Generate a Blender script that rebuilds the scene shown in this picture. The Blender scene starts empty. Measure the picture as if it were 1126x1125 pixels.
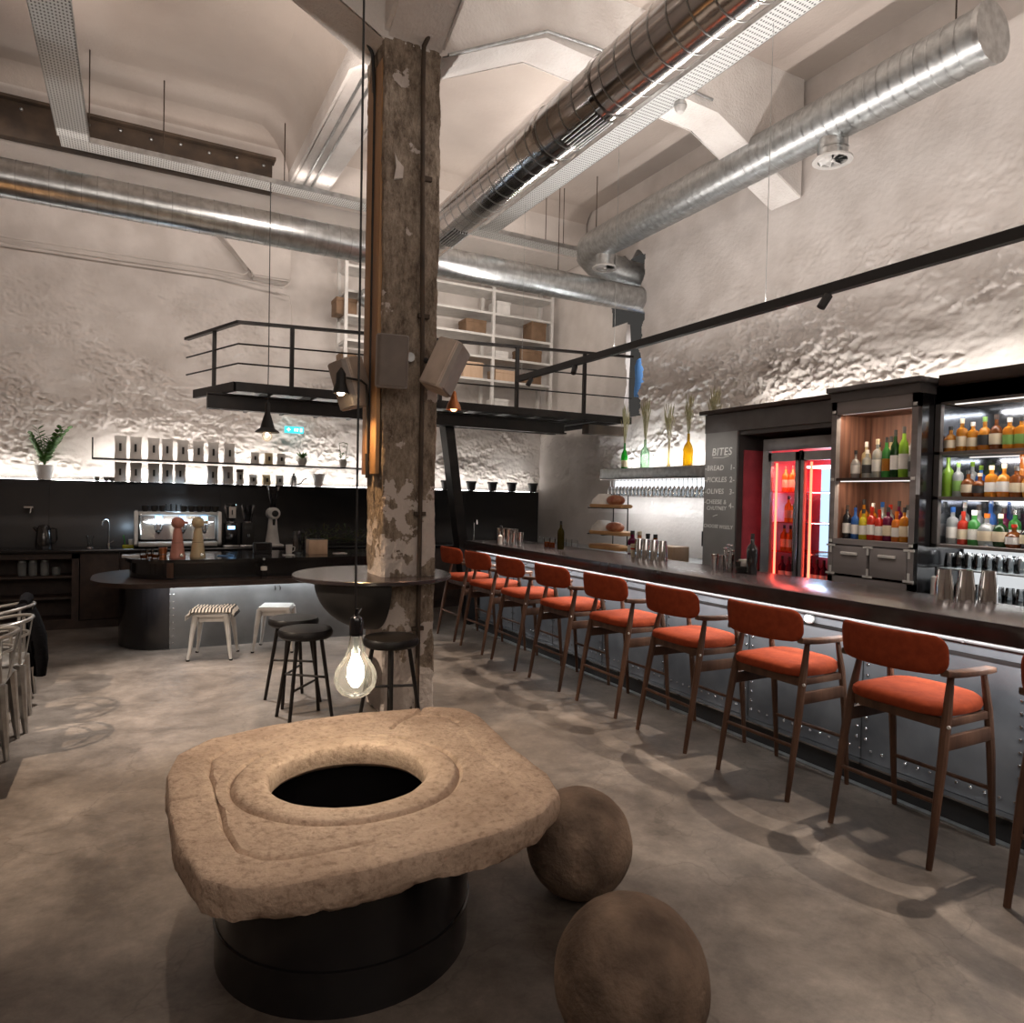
import bpy, bmesh, math, random
import numpy as np
from mathutils import Vector, Matrix
random.seed(7)
COL = bpy.context.scene.collection
PI = math.pi
ORD = ['first','second','third','fourth','fifth','sixth','seventh','eighth','ninth','tenth','eleventh','twelfth','thirteenth','fourteenth','fifteenth','sixteenth']

# ------------------------------------------------------------ materials
MATS = {}
def nd(nt, t, **k):
    n = nt.nodes.new(t)
    for a, b in k.items():
        if a in n.inputs: n.inputs[a].default_value = b
        else: setattr(n, a, b)
    return n
def mat(name, col, rough=.5, metal=0., col2=None, scale=8., amt=1., bump=0., bscale=40., coat=0., emit=None, es=0., detail=6., stretch=(1,1,1), spec=.5, lo=.35, hi=.65, trans=0.):
    m = bpy.data.materials.new(name); m.use_nodes = True
    nt = m.node_tree; b = nt.nodes['Principled BSDF']
    b.inputs['Base Color'].default_value = (*col, 1)
    b.inputs['Roughness'].default_value = rough; b.inputs['Metallic'].default_value = metal
    b.inputs['Specular IOR Level'].default_value = spec
    b.inputs['Coat Weight'].default_value = coat
    b.inputs['Transmission Weight'].default_value = trans
    if emit: b.inputs['Emission Color'].default_value = (*emit, 1); b.inputs['Emission Strength'].default_value = es
    tc = nd(nt, 'ShaderNodeTexCoord'); mp = nd(nt, 'ShaderNodeMapping'); mp.inputs['Scale'].default_value = stretch
    nt.links.new(tc.outputs['Object'], mp.inputs['Vector'])
    if col2 is None: col2 = tuple(c*.82 for c in col)
    n = nd(nt, 'ShaderNodeTexNoise'); n.inputs['Scale'].default_value = scale; n.inputs['Detail'].default_value = detail
    nt.links.new(mp.outputs['Vector'], n.inputs['Vector'])
    r = nd(nt, 'ShaderNodeValToRGB'); e = r.color_ramp.elements
    e[0].position = lo; e[1].position = hi; e[0].color = (*col2, 1); e[1].color = (*col, 1)
    nt.links.new(n.outputs['Fac'], r.inputs['Fac']); nt.links.new(r.outputs['Color'], b.inputs['Base Color'])
    if bump:
        n2 = nd(nt, 'ShaderNodeTexNoise'); n2.inputs['Scale'].default_value = bscale; n2.inputs['Detail'].default_value = 6
        nt.links.new(mp.outputs['Vector'], n2.inputs['Vector'])
        bp = nd(nt, 'ShaderNodeBump'); bp.inputs['Strength'].default_value = bump; bp.inputs['Distance'].default_value = .02
        nt.links.new(n2.outputs['Fac'], bp.inputs['Height']); nt.links.new(bp.outputs['Normal'], b.inputs['Normal'])
    MATS[name] = m
    return m
def emis(name, col, s):
    m = bpy.data.materials.new(name); m.use_nodes = True; nt = m.node_tree; nt.nodes.clear()
    o = nd(nt, 'ShaderNodeOutputMaterial'); e = nd(nt, 'ShaderNodeEmission'); e.inputs['Color'].default_value = (*col, 1); e.inputs['Strength'].default_value = s
    nt.links.new(e.outputs[0], o.inputs[0]); MATS[name] = m; return m
def glass(name, tint=(1,1,1), gloss=.25, body=0., bcol=(1,1,1)):
    m = bpy.data.materials.new(name); m.use_nodes = True; nt = m.node_tree; nt.nodes.clear()
    o = nd(nt, 'ShaderNodeOutputMaterial'); t = nd(nt, 'ShaderNodeBsdfTransparent'); t.inputs['Color'].default_value = (*tint, 1)
    g = nd(nt, 'ShaderNodeBsdfGlossy'); g.inputs['Roughness'].default_value = .03
    f = nd(nt, 'ShaderNodeLayerWeight'); f.inputs['Blend'].default_value = gloss
    mx = nd(nt, 'ShaderNodeMixShader'); nt.links.new(f.outputs['Fresnel'], mx.inputs[0]); nt.links.new(t.outputs[0], mx.inputs[1]); nt.links.new(g.outputs[0], mx.inputs[2])
    last = mx
    if body:
        d = nd(nt, 'ShaderNodeBsdfTranslucent'); d.inputs['Color'].default_value = (*bcol, 1)
        d2 = nd(nt, 'ShaderNodeBsdfDiffuse'); d2.inputs['Color'].default_value = (*bcol, 1)
        ma = nd(nt, 'ShaderNodeMixShader'); ma.inputs[0].default_value = .5; nt.links.new(d.outputs[0], ma.inputs[1]); nt.links.new(d2.outputs[0], ma.inputs[2])
        m2 = nd(nt, 'ShaderNodeMixShader'); m2.inputs[0].default_value = body
        nt.links.new(mx.outputs[0], m2.inputs[1]); nt.links.new(ma.outputs[0], m2.inputs[2]); last = m2
    nt.links.new(last.outputs[0], o.inputs[0]); MATS[name] = m; return m

# ------------------------------------------------------------ mesh builder
class MB:
    def __init__(s): s.bm = bmesh.new(); s.mi = 0
    def _fin(s, faces):
        for f in faces: f.material_index = s.mi
    def box(s, x0, y0, z0, x1, y1, z1, bev=0., seg=2):
        r = bmesh.ops.create_cube(s.bm, size=1)
        vs = r['verts']
        for v in vs:
            v.co = Vector(((x0+x1)/2+v.co.x*(x1-x0), (y0+y1)/2+v.co.y*(y1-y0), (z0+z1)/2+v.co.z*(z1-z0)))
        es = list({e for v in vs for e in v.link_edges}); fs = list({f for v in vs for f in v.link_faces})
        s._fin(fs)
        if bev:
            rr = bmesh.ops.bevel(s.bm, geom=es, offset=bev, segments=seg, affect='EDGES', profile=.5); s._fin(rr['faces'])
            return rr['verts']
        return vs
    def obox(s, c, size, M=None, bev=0.):
        vs = s.box(-size[0]/2, -size[1]/2, -size[2]/2, size[0]/2, size[1]/2, size[2]/2, bev)
        seen = set()
        T = Matrix.Translation(Vector(c)) @ (M.to_4x4() if M else Matrix())
        allv = set(vs)
        st = list(vs)
        while st:
            v = st.pop()
            for e in v.link_edges:
                o = e.other_vert(v)
                if o not in allv: allv.add(o); st.append(o)
        for v in allv: v.co = T @ v.co
        return s
    def cone(s, p0, p1, r0, r1=None, n=12, caps=True):
        if r1 is None: r1 = r0
        return s.tube([p0, p1], [r0, r1], n, caps)
    def tube(s, pts, r, n=8, caps=True, closed=False):
        pts = [Vector(p) for p in pts]
        rs = r if isinstance(r, (list, tuple)) else [r]*len(pts)
        rings = []; up = None
        N = len(pts)
        for i, p in enumerate(pts):
            if closed: d = (pts[(i+1) % N]-pts[i-1])
            else: d = (pts[min(i+1, N-1)]-pts[max(i-1, 0)])
            d.normalize()
            if up is None:
                up = Vector((0, 0, 1)) if abs(d.z) < .9 else Vector((0, 1, 0))
            a = d.cross(up)
            if a.length < 1e-4: a = d.cross(Vector((1, 0, 0)))
            a.normalize(); b = a.cross(d); b.normalize(); up = b
            rings.append([s.bm.verts.new(p + (a*math.cos(2*PI*k/n)+b*math.sin(2*PI*k/n))*rs[i]) for k in range(n)])
        fs = []
        for i in range(N if closed else N-1):
            A = rings[i]; B = rings[(i+1) % N]
            for k in range(n): fs.append(s.bm.faces.new((A[k], A[(k+1) % n], B[(k+1) % n], B[k])))
        if caps and not closed:
            fs.append(s.bm.faces.new(rings[0][::-1])); fs.append(s.bm.faces.new(rings[-1]))
        s._fin(fs); return s
    def lathe(s, prof, c=(0, 0, 0), n=20, a0=0., a1=2*PI, axis='Z', caps=True):
        c = Vector(c); full = abs(a1-a0-2*PI) < 1e-6; m = n if full else n+1
        rings = []
        for r, z in prof:
            ring = []
            for k in range(m):
                a = a0+(a1-a0)*k/n
                v = Vector((r*math.cos(a), r*math.sin(a), z))
                if axis == 'Y': v = Vector((v.x, v.z, v.y))
                if axis == 'X': v = Vector((v.z, v.x, v.y))
                ring.append(s.bm.verts.new(c+v))
            rings.append(ring)
        fs = []
        for A, B in zip(rings, rings[1:]):
            for k in range(m if full else m-1):
                fs.append(s.bm.faces.new((A[k], A[(k+1) % m], B[(k+1) % m], B[k])))
        if caps:
            if prof[0][0] > 1e-5 and full: fs.append(s.bm.faces.new(rings[0][::-1]))
            if prof[-1][0] > 1e-5 and full: fs.append(s.bm.faces.new(rings[-1]))
        s._fin(fs); return s
    def sphere(s, c, r, u=16, v=10, sc=(1, 1, 1)):
        rr = bmesh.ops.create_uvsphere(s.bm, u_segments=u, v_segments=v, radius=r)
        for w in rr['verts']: w.co = Vector((w.co.x*sc[0], w.co.y*sc[1], w.co.z*sc[2]))+Vector(c)
        s._fin({f for w in rr['verts'] for f in w.link_faces}); return s
    def prism(s, poly, axis, a, b, bev=0.):
        # poly = (u,v) list; axis X: (u,v)=(y,z); Y: (x,z); Z: (x,y)
        def P(u, v, t): return {'X': (t, u, v), 'Y': (u, t, v), 'Z': (u, v, t)}[axis]
        A = [s.bm.verts.new(P(u, v, a)) for u, v in poly]; B = [s.bm.verts.new(P(u, v, b)) for u, v in poly]
        n = len(poly); fs = [s.bm.faces.new(A), s.bm.faces.new(B[::-1])]
        for k in range(n): fs.append(s.bm.faces.new((A[k], B[k], B[(k+1) % n], A[(k+1) % n])))
        s._fin(fs)
        if bev:
            es = list({e for v in A+B for e in v.link_edges})
            rr = bmesh.ops.bevel(s.bm, geom=es, offset=bev, segments=2, affect='EDGES'); s._fin(rr['faces'])
        return s
    def build(s, name, m, parent=None, smooth=True, label=None, kind=None):
        bm = s.bm
        bmesh.ops.remove_doubles(bm, verts=bm.verts, dist=1e-6)
        bmesh.ops.recalc_face_normals(bm, faces=bm.faces)
        if smooth:
            for f in bm.faces: f.smooth = True
            for e in bm.edges:
                if len(e.link_faces) == 2 and e.calc_face_angle(0) > .62: e.smooth = False
        me = bpy.data.meshes.new(name); bm.to_mesh(me); bm.free()
        for x in (m if isinstance(m, (list, tuple)) else [m]): me.materials.append(MATS[x])
        o = bpy.data.objects.new(name, me); COL.objects.link(o)
        if parent: o.parent = parent
        if label: o['label'] = label
        if kind: o['kind'] = kind
        return o
def tag(o, label, cat, group=None, kind=None):
    o['label'] = label; o['category'] = cat
    if group: o['group'] = group
    if kind: o['kind'] = kind
    return o
def thing(name, label, cat, loc=(0, 0, 0), rz=0, group=None):
    o = bpy.data.objects.new(name, None); COL.objects.link(o); o.empty_display_size = .1
    o.location = loc; o.rotation_euler = (0, 0, rz)
    return tag(o, label, cat, group)
def dup(root, loc, rz=None, label=None, group=None):
    c = root.copy(); COL.objects.link(c); c.location = loc
    if rz is not None: c.rotation_euler = (0, 0, rz)
    if label: c['label'] = label
    if group: c['group'] = group
    for ch in list(root.children):
        d = ch.copy(); COL.objects.link(d); d.parent = c
        for g in list(ch.children):
            e = g.copy(); COL.objects.link(e); e.parent = d
    return c
def struct(o): o['kind'] = 'structure'; return o
def text(s, size, name, m, loc, rot, parent, ext=.0006, shear=0.):
    cu = bpy.data.curves.new(name, 'FONT'); cu.body = s; cu.size = size; cu.extrude = ext; cu.shear = shear; cu.align_x = 'LEFT'; cu.resolution_u = 3; cu.offset = .0009; cu.space_character = 1.08
    t = bpy.data.objects.new(name, cu); COL.objects.link(t)
    dg = bpy.context.evaluated_depsgraph_get(); me = bpy.data.meshes.new_from_object(t.evaluated_get(dg))
    bpy.data.objects.remove(t); me.materials.clear(); me.materials.append(MATS[m])
    o = bpy.data.objects.new(name, me); COL.objects.link(o); o.location = loc; o.rotation_euler = rot; o.parent = parent
    return o
# ------------------------------------------------------------ noise for real relief
def vnoise(x, y, seed=0):
    xi = np.floor(x).astype(np.int64); yi = np.floor(y).astype(np.int64); xf = x-xi; yf = y-yi
    def h(a, b):
        n = (a*374761393+b*668265263+seed*974634777) & 0x7fffffff
        n = ((n ^ (n >> 13))*1274126177) & 0x7fffffff
        return ((n ^ (n >> 16)) & 0xffff)/65535.
    u = xf*xf*(3-2*xf); v = yf*yf*(3-2*yf)
    return (h(xi, yi)*(1-u)+h(xi+1, yi)*u)*(1-v)+(h(xi, yi+1)*(1-u)+h(xi+1, yi+1)*u)*v
def fbm(x, y, o=5, seed=0):
    t = 0; a = .5; n = 0
    for i in range(o): t = t+a*vnoise(x*2**i+7.3*i, y*2**i+3.1*i, seed+i); n += a; a *= .52
    return t/n
def relief(u, v, seed):
    w = fbm(u*1.6, v*1.6, 3, seed+50)*1.6
    a = fbm(u*3.4+w, v*6.5+w+u*.7, 6, seed)
    r = 1-np.abs(2*fbm(u*8.5+w*1.5, v*14+u*3, 5, seed+9)-1)
    r2 = 1-np.abs(2*fbm(u*19+w*2, v*31+u*7, 3, seed+19)-1)
    big = fbm(u*.8+3, v*1.3+3, 3, seed+30); gate = np.clip((fbm(u*1.3+9, v*2.3+5, 4, seed+60)-.40)*6, .12, 1.15)
    return (a-.5)*.50*(.35+.65*gate)+((r-.8)*.36+(r2-.8)*.30)*gate+(big-.5)*.42
def relief_wall(name, U0, U1, Z0, Z1, step, place, amp, seed, m, keep=None):
    nu = int((U1-U0)/step)+1; nz = int((Z1-Z0)/step)+1
    u = np.linspace(U0, U1, nu); z = np.linspace(Z0, Z1, nz); U, Z = np.meshgrid(u, z, indexing='ij')
    d = relief(U, Z, seed)*amp(U, Z)
    co = place(U, Z, d).reshape(-1, 3)
    idx = np.arange(nu*nz).reshape(nu, nz)
    f = np.stack([idx[:-1, :-1], idx[1:, :-1], idx[1:, 1:], idx[:-1, 1:]], -1).reshape(-1, 4)
    if keep is not None:
        cu = ((U[:-1, :-1]+U[1:, 1:])/2).ravel(); cz = ((Z[:-1, :-1]+Z[1:, 1:])/2).ravel(); f = f[keep(cu, cz)]
    me = bpy.data.meshes.new(name); me.from_pydata(co.tolist(), [], f.tolist()); me.update()
    me.polygons.foreach_set('use_smooth', [True]*len(me.polygons))
    me.materials.append(MATS[m]); o = bpy.data.objects.new(name, me); COL.objects.link(o); return struct(o)

# ------------------------------------------------------------ material library
mat('plaster', (.66,.61,.57), .9, col2=(.56,.515,.48), scale=1.6, bump=.3, bscale=22, detail=9)
mat('stonewall', (.70,.655,.62), .88, col2=(.58,.535,.50), scale=2.5, bump=.2, bscale=24, detail=9)
mat('ceilplaster', (.55,.49,.44), .92, col2=(.45,.39,.35), scale=1.1, bump=.3, bscale=26, detail=10, lo=.3, hi=.7)
mat('beamwhite', (.72,.69,.66), .9, col2=(.62,.58,.55), scale=3, bump=.6, bscale=40)
mat('concrete', (.30,.255,.215), .95, col2=(.17,.135,.105), scale=5, bump=1.0, bscale=22, detail=12, stretch=(1,1,.35))
mat('plasterpatch', (.52,.46,.42), .9, bump=.4, bscale=30)
mat('woodpost', (.42,.24,.11), .6, col2=(.27,.14,.06), scale=9, stretch=(1,1,.08), bump=.2)
mat('galv', (.60,.62,.62), .30, 1., col2=(.42,.43,.43), scale=14, bump=.04, bscale=30)
mat('galvmatte', (.50,.52,.52), .42, 1., col2=(.36,.37,.37), scale=18, bump=.05)
mat('shinyduct', (.80,.77,.75), .16, 1., col2=(.70,.67,.65), scale=6, bump=.03, bscale=12)
mat('blacksteel', (.018,.017,.017), .38, .6, col2=(.03,.026,.024), scale=6)
mat('blackmatte', (.012,.011,.011), .55, 0.)
mat('blackgloss', (.012,.011,.012), .18, 0., coat=.3)
mat('brownsteel', (.075,.05,.033), .7, .2, col2=(.04,.028,.02), scale=5, bump=.2)
mat('darkwood', (.05,.028,.02), .6, col2=(.025,.014,.01), scale=10, stretch=(1,.15,1))
mat('walnut', (.13,.066,.040), .55, spec=.3, col2=(.065,.031,.019), scale=14, stretch=(1,1,.12), bump=.08)
mat('walnutback', (.22,.105,.07), .5, col2=(.10,.045,.03), scale=22, stretch=(1,1,.06))
mat('velvet', (.27,.048,.018), .9, spec=.12, col2=(.22,.038,.015), scale=30, bump=.15, bscale=300)
mat('bartop', (.04,.032,.034), .24, .0, spec=.55, col2=(.022,.017,.018), scale=4)
mat('barpanel', (.17,.175,.185), .40, .5, col2=(.085,.088,.095), scale=2.2, bump=.05, bscale=8, detail=8)
mat('islandpanel', (.30,.31,.315), .34, .85, col2=(.17,.175,.18), scale=1.8, bump=.05, bscale=8, detail=8)
mat('steel', (.62,.62,.63), .22, 1., col2=(.5,.5,.5))
mat('chrome', (.8,.79,.78), .08, 1.)
mat('splash', (.012,.011,.011), .5, .0, col2=(.022,.018,.016), scale=1.5)
mat('whitepaint', (.72,.70,.67), .5)
mat('whitemetal', (.66,.65,.63), .35, .3)
mat('greymetal', (.46,.45,.43), .3, .85, col2=(.30,.29,.28), scale=10)
mat('speaker', (.32,.28,.255), .6)
mat('speakergrille', (.20,.17,.15), .8, bump=.4, bscale=400)
mat('speakerside', (.52,.43,.36), .55, col2=(.36,.29,.235), scale=6, stretch=(4,1,.6))
mat('leather', (.010,.009,.009), .42, spec=.3)
mat('cardboard', (.22,.135,.08), .8, col2=(.17,.105,.06), scale=12)
mat('plywood', (.60,.43,.30), .6, col2=(.52,.36,.24), scale=16, stretch=(1,1,.3))
mat('paper', (.74,.72,.69), .7)
mat('paperdark', (.10,.08,.07), .7)
mat('ink', (.01,.01,.01), .6)
mat('leaf', (.10,.22,.05), .5, col2=(.05,.12,.03), scale=20)
mat('leafdark', (.05,.09,.03), .55, col2=(.09,.08,.03), scale=20)
mat('straw', (.42,.38,.22), .8, col2=(.28,.27,.14), scale=30)
mat('pinkpaint', (.62,.27,.21), .4)
mat('creampaint', (.66,.54,.33), .4)
mat('copper', (.62,.24,.10), .3, .8)
mat('chalkboard', (.22,.217,.21), .5, col2=(.17,.168,.163), scale=2)
mat('chalk', (.75,.75,.72), .9)
mat('greywood', (.26,.235,.23), .5, col2=(.19,.17,.168), scale=12, stretch=(1,.15,1))
mat('greyframe', (.13,.122,.12), .45, .3)
mat('fridgesteel', (.34,.34,.35), .35, .7)
mat('redpanel', (.75,.13,.17), .4)
mat('mirrorback', (.30,.33,.36), .12, .9, col2=(.16,.17,.2), scale=3)
mat('amber', (.66,.25,.03), .12, coat=.4, col2=(.5,.15,.015), scale=14)
mat('darkamber', (.26,.07,.012), .12, coat=.4)
mat('clearb', (.60,.64,.64), .1, coat=.4, col2=(.42,.46,.46), scale=25)
mat('greenb', (.07,.30,.06), .12, coat=.4)
mat('darkgreenb', (.02,.07,.02), .12, coat=.4)
mat('limeb', (.36,.62,.06), .12, coat=.4)
mat('redb', (.60,.05,.035), .12, coat=.4)
mat('orangeb', (.75,.22,.04), .12, coat=.4)
mat('blueb', (.05,.17,.55), .15, coat=.4)
mat('yellowb', (.70,.62,.05), .12, coat=.4)
mat('blackb', (.012,.012,.014), .12, coat=.4)
mat('purpleb', (.16,.02,.07), .15, coat=.3)
mat('paleliq', (.70,.60,.36), .12, coat=.4)
mat('labelwhite', (.72,.70,.66), .6)
mat('labelcream', (.66,.56,.40), .6)
mat('labelblack', (.03,.03,.03), .5)
mat('labelgreen', (.18,.34,.08), .5)
mat('jamon', (.34,.09,.05), .45, col2=(.5,.25,.14), scale=18)
mat('cloth', (.75,.73,.69), .9, bump=.3, bscale=60)
mat('boardwood', (.60,.34,.15), .5, col2=(.48,.26,.10), scale=10, stretch=(1,.3,1))
mat('stoneball', (.32,.225,.16), .75, col2=(.10,.068,.047), scale=5, bump=.4, bscale=50, detail=12)
mat('jacket', (.004,.004,.005), .95, bump=.3, bscale=80, spec=.08)
mat('blue', (.05,.16,.36), .7)
mat('skyblue', (.08,.32,.55), .6)
mat('signgreen', (.02,.42,.50), .5, emit=(.05,.6,.7), es=1.2)
mat('signwhite', (.8,.8,.8), .5, emit=(.8,.9,.9), es=1.5)
glass('clearglass', (.96,.97,.97), .22)
glass('stemglass', (.72,.74,.75), .55)
glass('bulbglass', (.97,.96,.94), .2, .012, (1,.97,.9))
glass('smokedhopper', (.45,.45,.47), .3)
glass('greenglass', (.10,.62,.12), .3, .35, (.06,.5,.08))
glass('paleglass', (.70,.88,.72), .3, .25, (.55,.8,.6))
glass('yellowglass', (.85,.62,.08), .3, .4, (.8,.5,.03))
glass('fridgeglass', (.95,.9,.92), .12)
glass('winebottle', (.16,.13,.02), .3, .5, (.10,.08,.01))
for nm_, tint_, body_, col_ in (('amber',(.80,.42,.08),.62,(.80,.34,.04)),('darkamber',(.45,.16,.03),.62,(.30,.09,.02)),('clearb',(.86,.90,.90),.34,(.75,.78,.78)),('greenb',(.25,.60,.22),.6,(.10,.42,.10)),('darkgreenb',(.10,.22,.08),.6,(.03,.10,.03)),
    ('limeb',(.55,.80,.2),.6,(.40,.68,.08)),('redb',(.8,.15,.1),.65,(.70,.07,.04)),('orangeb',(.85,.4,.12),.65,(.80,.28,.05)),('blueb',(.3,.45,.8),.6,(.07,.22,.62)),('yellowb',(.85,.8,.2),.6,(.75,.66,.06)),('purpleb',(.3,.06,.12),.65,(.20,.02,.08)),('paleliq',(.9,.8,.5),.5,(.78,.66,.38))):
    glass(nm_, tint_, .42, body_, col_)
emis('led_white', (1,.97,.93), 14)
emis('led_soft', (1,.98,.97), 5)
emis('led_rack', (.97,.98,1), 1.5)
emis('led_dim', (1,.95,.9), 1.1)
emis('back_glow', (.95,.98,1), .62)
emis('fil', (1,.88,.68), 90)
emis('filsmall', (1,.72,.42), 26)
emis('copperglow', (1,.42,.2), 6)
emis('redled', (1,.10,.05), 7)
emis('blueled', (.25,.55,1), 5)
emis('coldpanel', (.50,.78,1), 1.5)

def special():
    # floor: worn polished concrete
    m = mat('floor', (.30,.245,.20), .42, bump=.12, bscale=14); nt = m.node_tree; b = nt.nodes['Principled BSDF']
    tc = nd(nt, 'ShaderNodeTexCoord')
    n1 = nd(nt, 'ShaderNodeTexNoise', Scale=1.7, Detail=12., Roughness=.7, Distortion=.4); n2 = nd(nt, 'ShaderNodeTexNoise', Scale=4.5, Detail=12., Roughness=.78)
    n3 = nd(nt, 'ShaderNodeTexVoronoi', Scale=1.1, feature='DISTANCE_TO_EDGE')
    nw = nd(nt, 'ShaderNodeTexNoise', Scale=3., Detail=5.)
    for n in (n1, n2, nw): nt.links.new(tc.outputs['Object'], n.inputs['Vector'])
    vm = nd(nt, 'ShaderNodeVectorMath', operation='MULTIPLY_ADD'); vm.inputs[1].default_value = (.7,.7,.7)
    nt.links.new(nw.outputs['Color'], vm.inputs[0]); nt.links.new(tc.outputs['Object'], vm.inputs[2]); nt.links.new(vm.outputs[0], n3.inputs['Vector'])
    r1 = nd(nt, 'ShaderNodeValToRGB'); e = r1.color_ramp.elements; e[0].position = .33; e[0].color = (.082,.065,.052,1); e[1].position = .68; e[1].color = (.235,.20,.17,1)
    r2 = nd(nt, 'ShaderNodeValToRGB'); e = r2.color_ramp.elements; e[0].position = .34; e[0].color = (.58,.56,.54,1); e[1].position = .60; e[1].color = (1.15,1.15,1.15,1)
    r3 = nd(nt, 'ShaderNodeValToRGB'); e = r3.color_ramp.elements; e[0].position = .0; e[0].color = (.6,.57,.55,1); e[1].position = .012; e[1].color = (1,1,1,1)
    m1 = nd(nt, 'ShaderNodeMixRGB', blend_type='MULTIPLY'); m1.inputs[0].default_value = 1
    m2 = nd(nt, 'ShaderNodeMixRGB', blend_type='MULTIPLY'); m2.inputs[0].default_value = .6
    nt.links.new(n1.outputs['Fac'], r1.inputs[0]); nt.links.new(n2.outputs['Fac'], r2.inputs[0]); nt.links.new(n3.outputs['Distance'], r3.inputs[0])
    nt.links.new(r1.outputs[0], m1.inputs[1]); nt.links.new(r2.outputs[0], m1.inputs[2]); nt.links.new(m1.outputs[0], m2.inputs[1]); nt.links.new(r3.outputs[0], m2.inputs[2])
    nt.links.new(m2.outputs[0], b.inputs['Base Color'])
    rr = nd(nt, 'ShaderNodeMapRange'); rr.inputs['To Min'].default_value = .28; rr.inputs['To Max'].default_value = .62
    nt.links.new(n2.outputs['Fac'], rr.inputs[0]); nt.links.new(rr.outputs[0], b.inputs['Roughness'])
    # limestone slab
    m = mat('limestone', (.50,.38,.27), .85, bump=.55, bscale=34); nt = m.node_tree; b = nt.nodes['Principled BSDF']
    tc = nd(nt, 'ShaderNodeTexCoord'); n1 = nd(nt, 'ShaderNodeTexNoise', Scale=3.2, Detail=12., Roughness=.7); n2 = nd(nt, 'ShaderNodeTexNoise', Scale=38., Detail=6., Roughness=.7)
    for n in (n1, n2): nt.links.new(tc.outputs['Object'], n.inputs['Vector'])
    r1 = nd(nt, 'ShaderNodeValToRGB'); e = r1.color_ramp.elements; e[0].position = .3; e[0].color = (.34,.235,.165,1); e[1].position = .7; e[1].color = (.62,.47,.355,1)
    r2 = nd(nt, 'ShaderNodeValToRGB'); e = r2.color_ramp.elements; e[0].position = .33; e[0].color = (.55,.5,.46,1); e[1].position = .5; e[1].color = (1.05,1.05,1.05,1)
    m1 = nd(nt, 'ShaderNodeMixRGB', blend_type='MULTIPLY'); m1.inputs[0].default_value = .8
    nt.links.new(n1.outputs['Fac'], r1.inputs[0]); nt.links.new(n2.outputs['Fac'], r2.inputs[0]); nt.links.new(r1.outputs[0], m1.inputs[1]); nt.links.new(r2.outputs[0], m1.inputs[2]); nt.links.new(m1.outputs[0], b.inputs['Base Color'])
    # column: aged concrete with lime plaster remnants in ragged patches
    m = mat('column', (.3,.25,.2), .95, bump=1., bscale=34, stretch=(1,1,.7)); nt = m.node_tree; b = nt.nodes['Principled BSDF']
    tc = nd(nt, 'ShaderNodeTexCoord'); sx = nd(nt, 'ShaderNodeSeparateXYZ'); nt.links.new(tc.outputs['Object'], sx.inputs[0])
    n1 = nd(nt, 'ShaderNodeTexNoise', Scale=3.6, Detail=7., Roughness=.55); n2 = nd(nt, 'ShaderNodeTexNoise', Scale=11., Detail=14., Roughness=.85)
    mp = nd(nt, 'ShaderNodeMapping'); mp.inputs['Scale'].default_value = (1,1,.42); nt.links.new(tc.outputs['Object'], mp.inputs[0])
    nt.links.new(tc.outputs['Object'], n1.inputs['Vector']); nt.links.new(mp.outputs[0], n2.inputs['Vector'])
    r2 = nd(nt, 'ShaderNodeValToRGB'); e = r2.color_ramp.elements; e[0].position = .40; e[0].color = (.085,.06,.042,1); e[1].position = .62; e[1].color = (.36,.295,.23,1)
    nt.links.new(n2.outputs['Fac'], r2.inputs[0])
    # plaster remnants: solid in a low band, scattered above it
    mr = nd(nt, 'ShaderNodeMapRange'); mr.inputs['From Min'].default_value = .25; mr.inputs['From Max'].default_value = 2.4; mr.inputs['To Min'].default_value = .13; mr.inputs['To Max'].default_value = -.12
    nt.links.new(sx.outputs['Z'], mr.inputs[0])
    ad = nd(nt, 'ShaderNodeMath', operation='ADD'); nt.links.new(n1.outputs['Fac'], ad.inputs[0]); nt.links.new(mr.outputs[0], ad.inputs[1])
    rr = nd(nt, 'ShaderNodeValToRGB'); e = rr.color_ramp.elements; e[0].position = .535; e[1].position = .545
    nt.links.new(ad.outputs[0], rr.inputs[0])
    mx = nd(nt, 'ShaderNodeMixRGB'); mx.inputs[2].default_value = (.50,.44,.40,1); nt.links.new(rr.outputs[0], mx.inputs[0]); nt.links.new(r2.outputs[0], mx.inputs[1]); nt.links.new(mx.outputs[0], b.inputs['Base Color'])
    # perforated galvanised tray
    m = mat('perforated', (.6,.62,.62), .45, .55); nt = m.node_tree; b = nt.nodes['Principled BSDF']
    tc = nd(nt, 'ShaderNodeTexCoord'); v = nd(nt, 'ShaderNodeTexVoronoi', Scale=1.); v.inputs['Randomness'].default_value = 0.
    mp = nd(nt, 'ShaderNodeMapping'); mp.inputs['Scale'].default_value = (42,24,.01); nt.links.new(tc.outputs['Object'], mp.inputs[0]); nt.links.new(mp.outputs[0], v.inputs['Vector'])
    r = nd(nt, 'ShaderNodeValToRGB'); e = r.color_ramp.elements; e[0].position = .22; e[0].color = (.05,.05,.05,1); e[1].position = .26; e[1].color = (.74,.76,.75,1)
    nt.links.new(v.outputs['Distance'], r.inputs[0]); nt.links.new(r.outputs[0], b.inputs['Base Color'])
    # striped woven throw
    m = mat('stripes', (.7,.65,.55), .95, bump=.5, bscale=120); nt = m.node_tree; b = nt.nodes['Principled BSDF']
    tc = nd(nt, 'ShaderNodeTexCoord'); w = nd(nt, 'ShaderNodeTexWave', Scale=10.5, Distortion=.5, bands_direction='X'); nt.links.new(tc.outputs['Object'], w.inputs['Vector'])
    r = nd(nt, 'ShaderNodeValToRGB'); e = r.color_ramp.elements; e[0].position = .42; e[0].color = (.025,.02,.02,1); e[1].position = .5; e[1].color = (.62,.54,.44,1)
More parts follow.
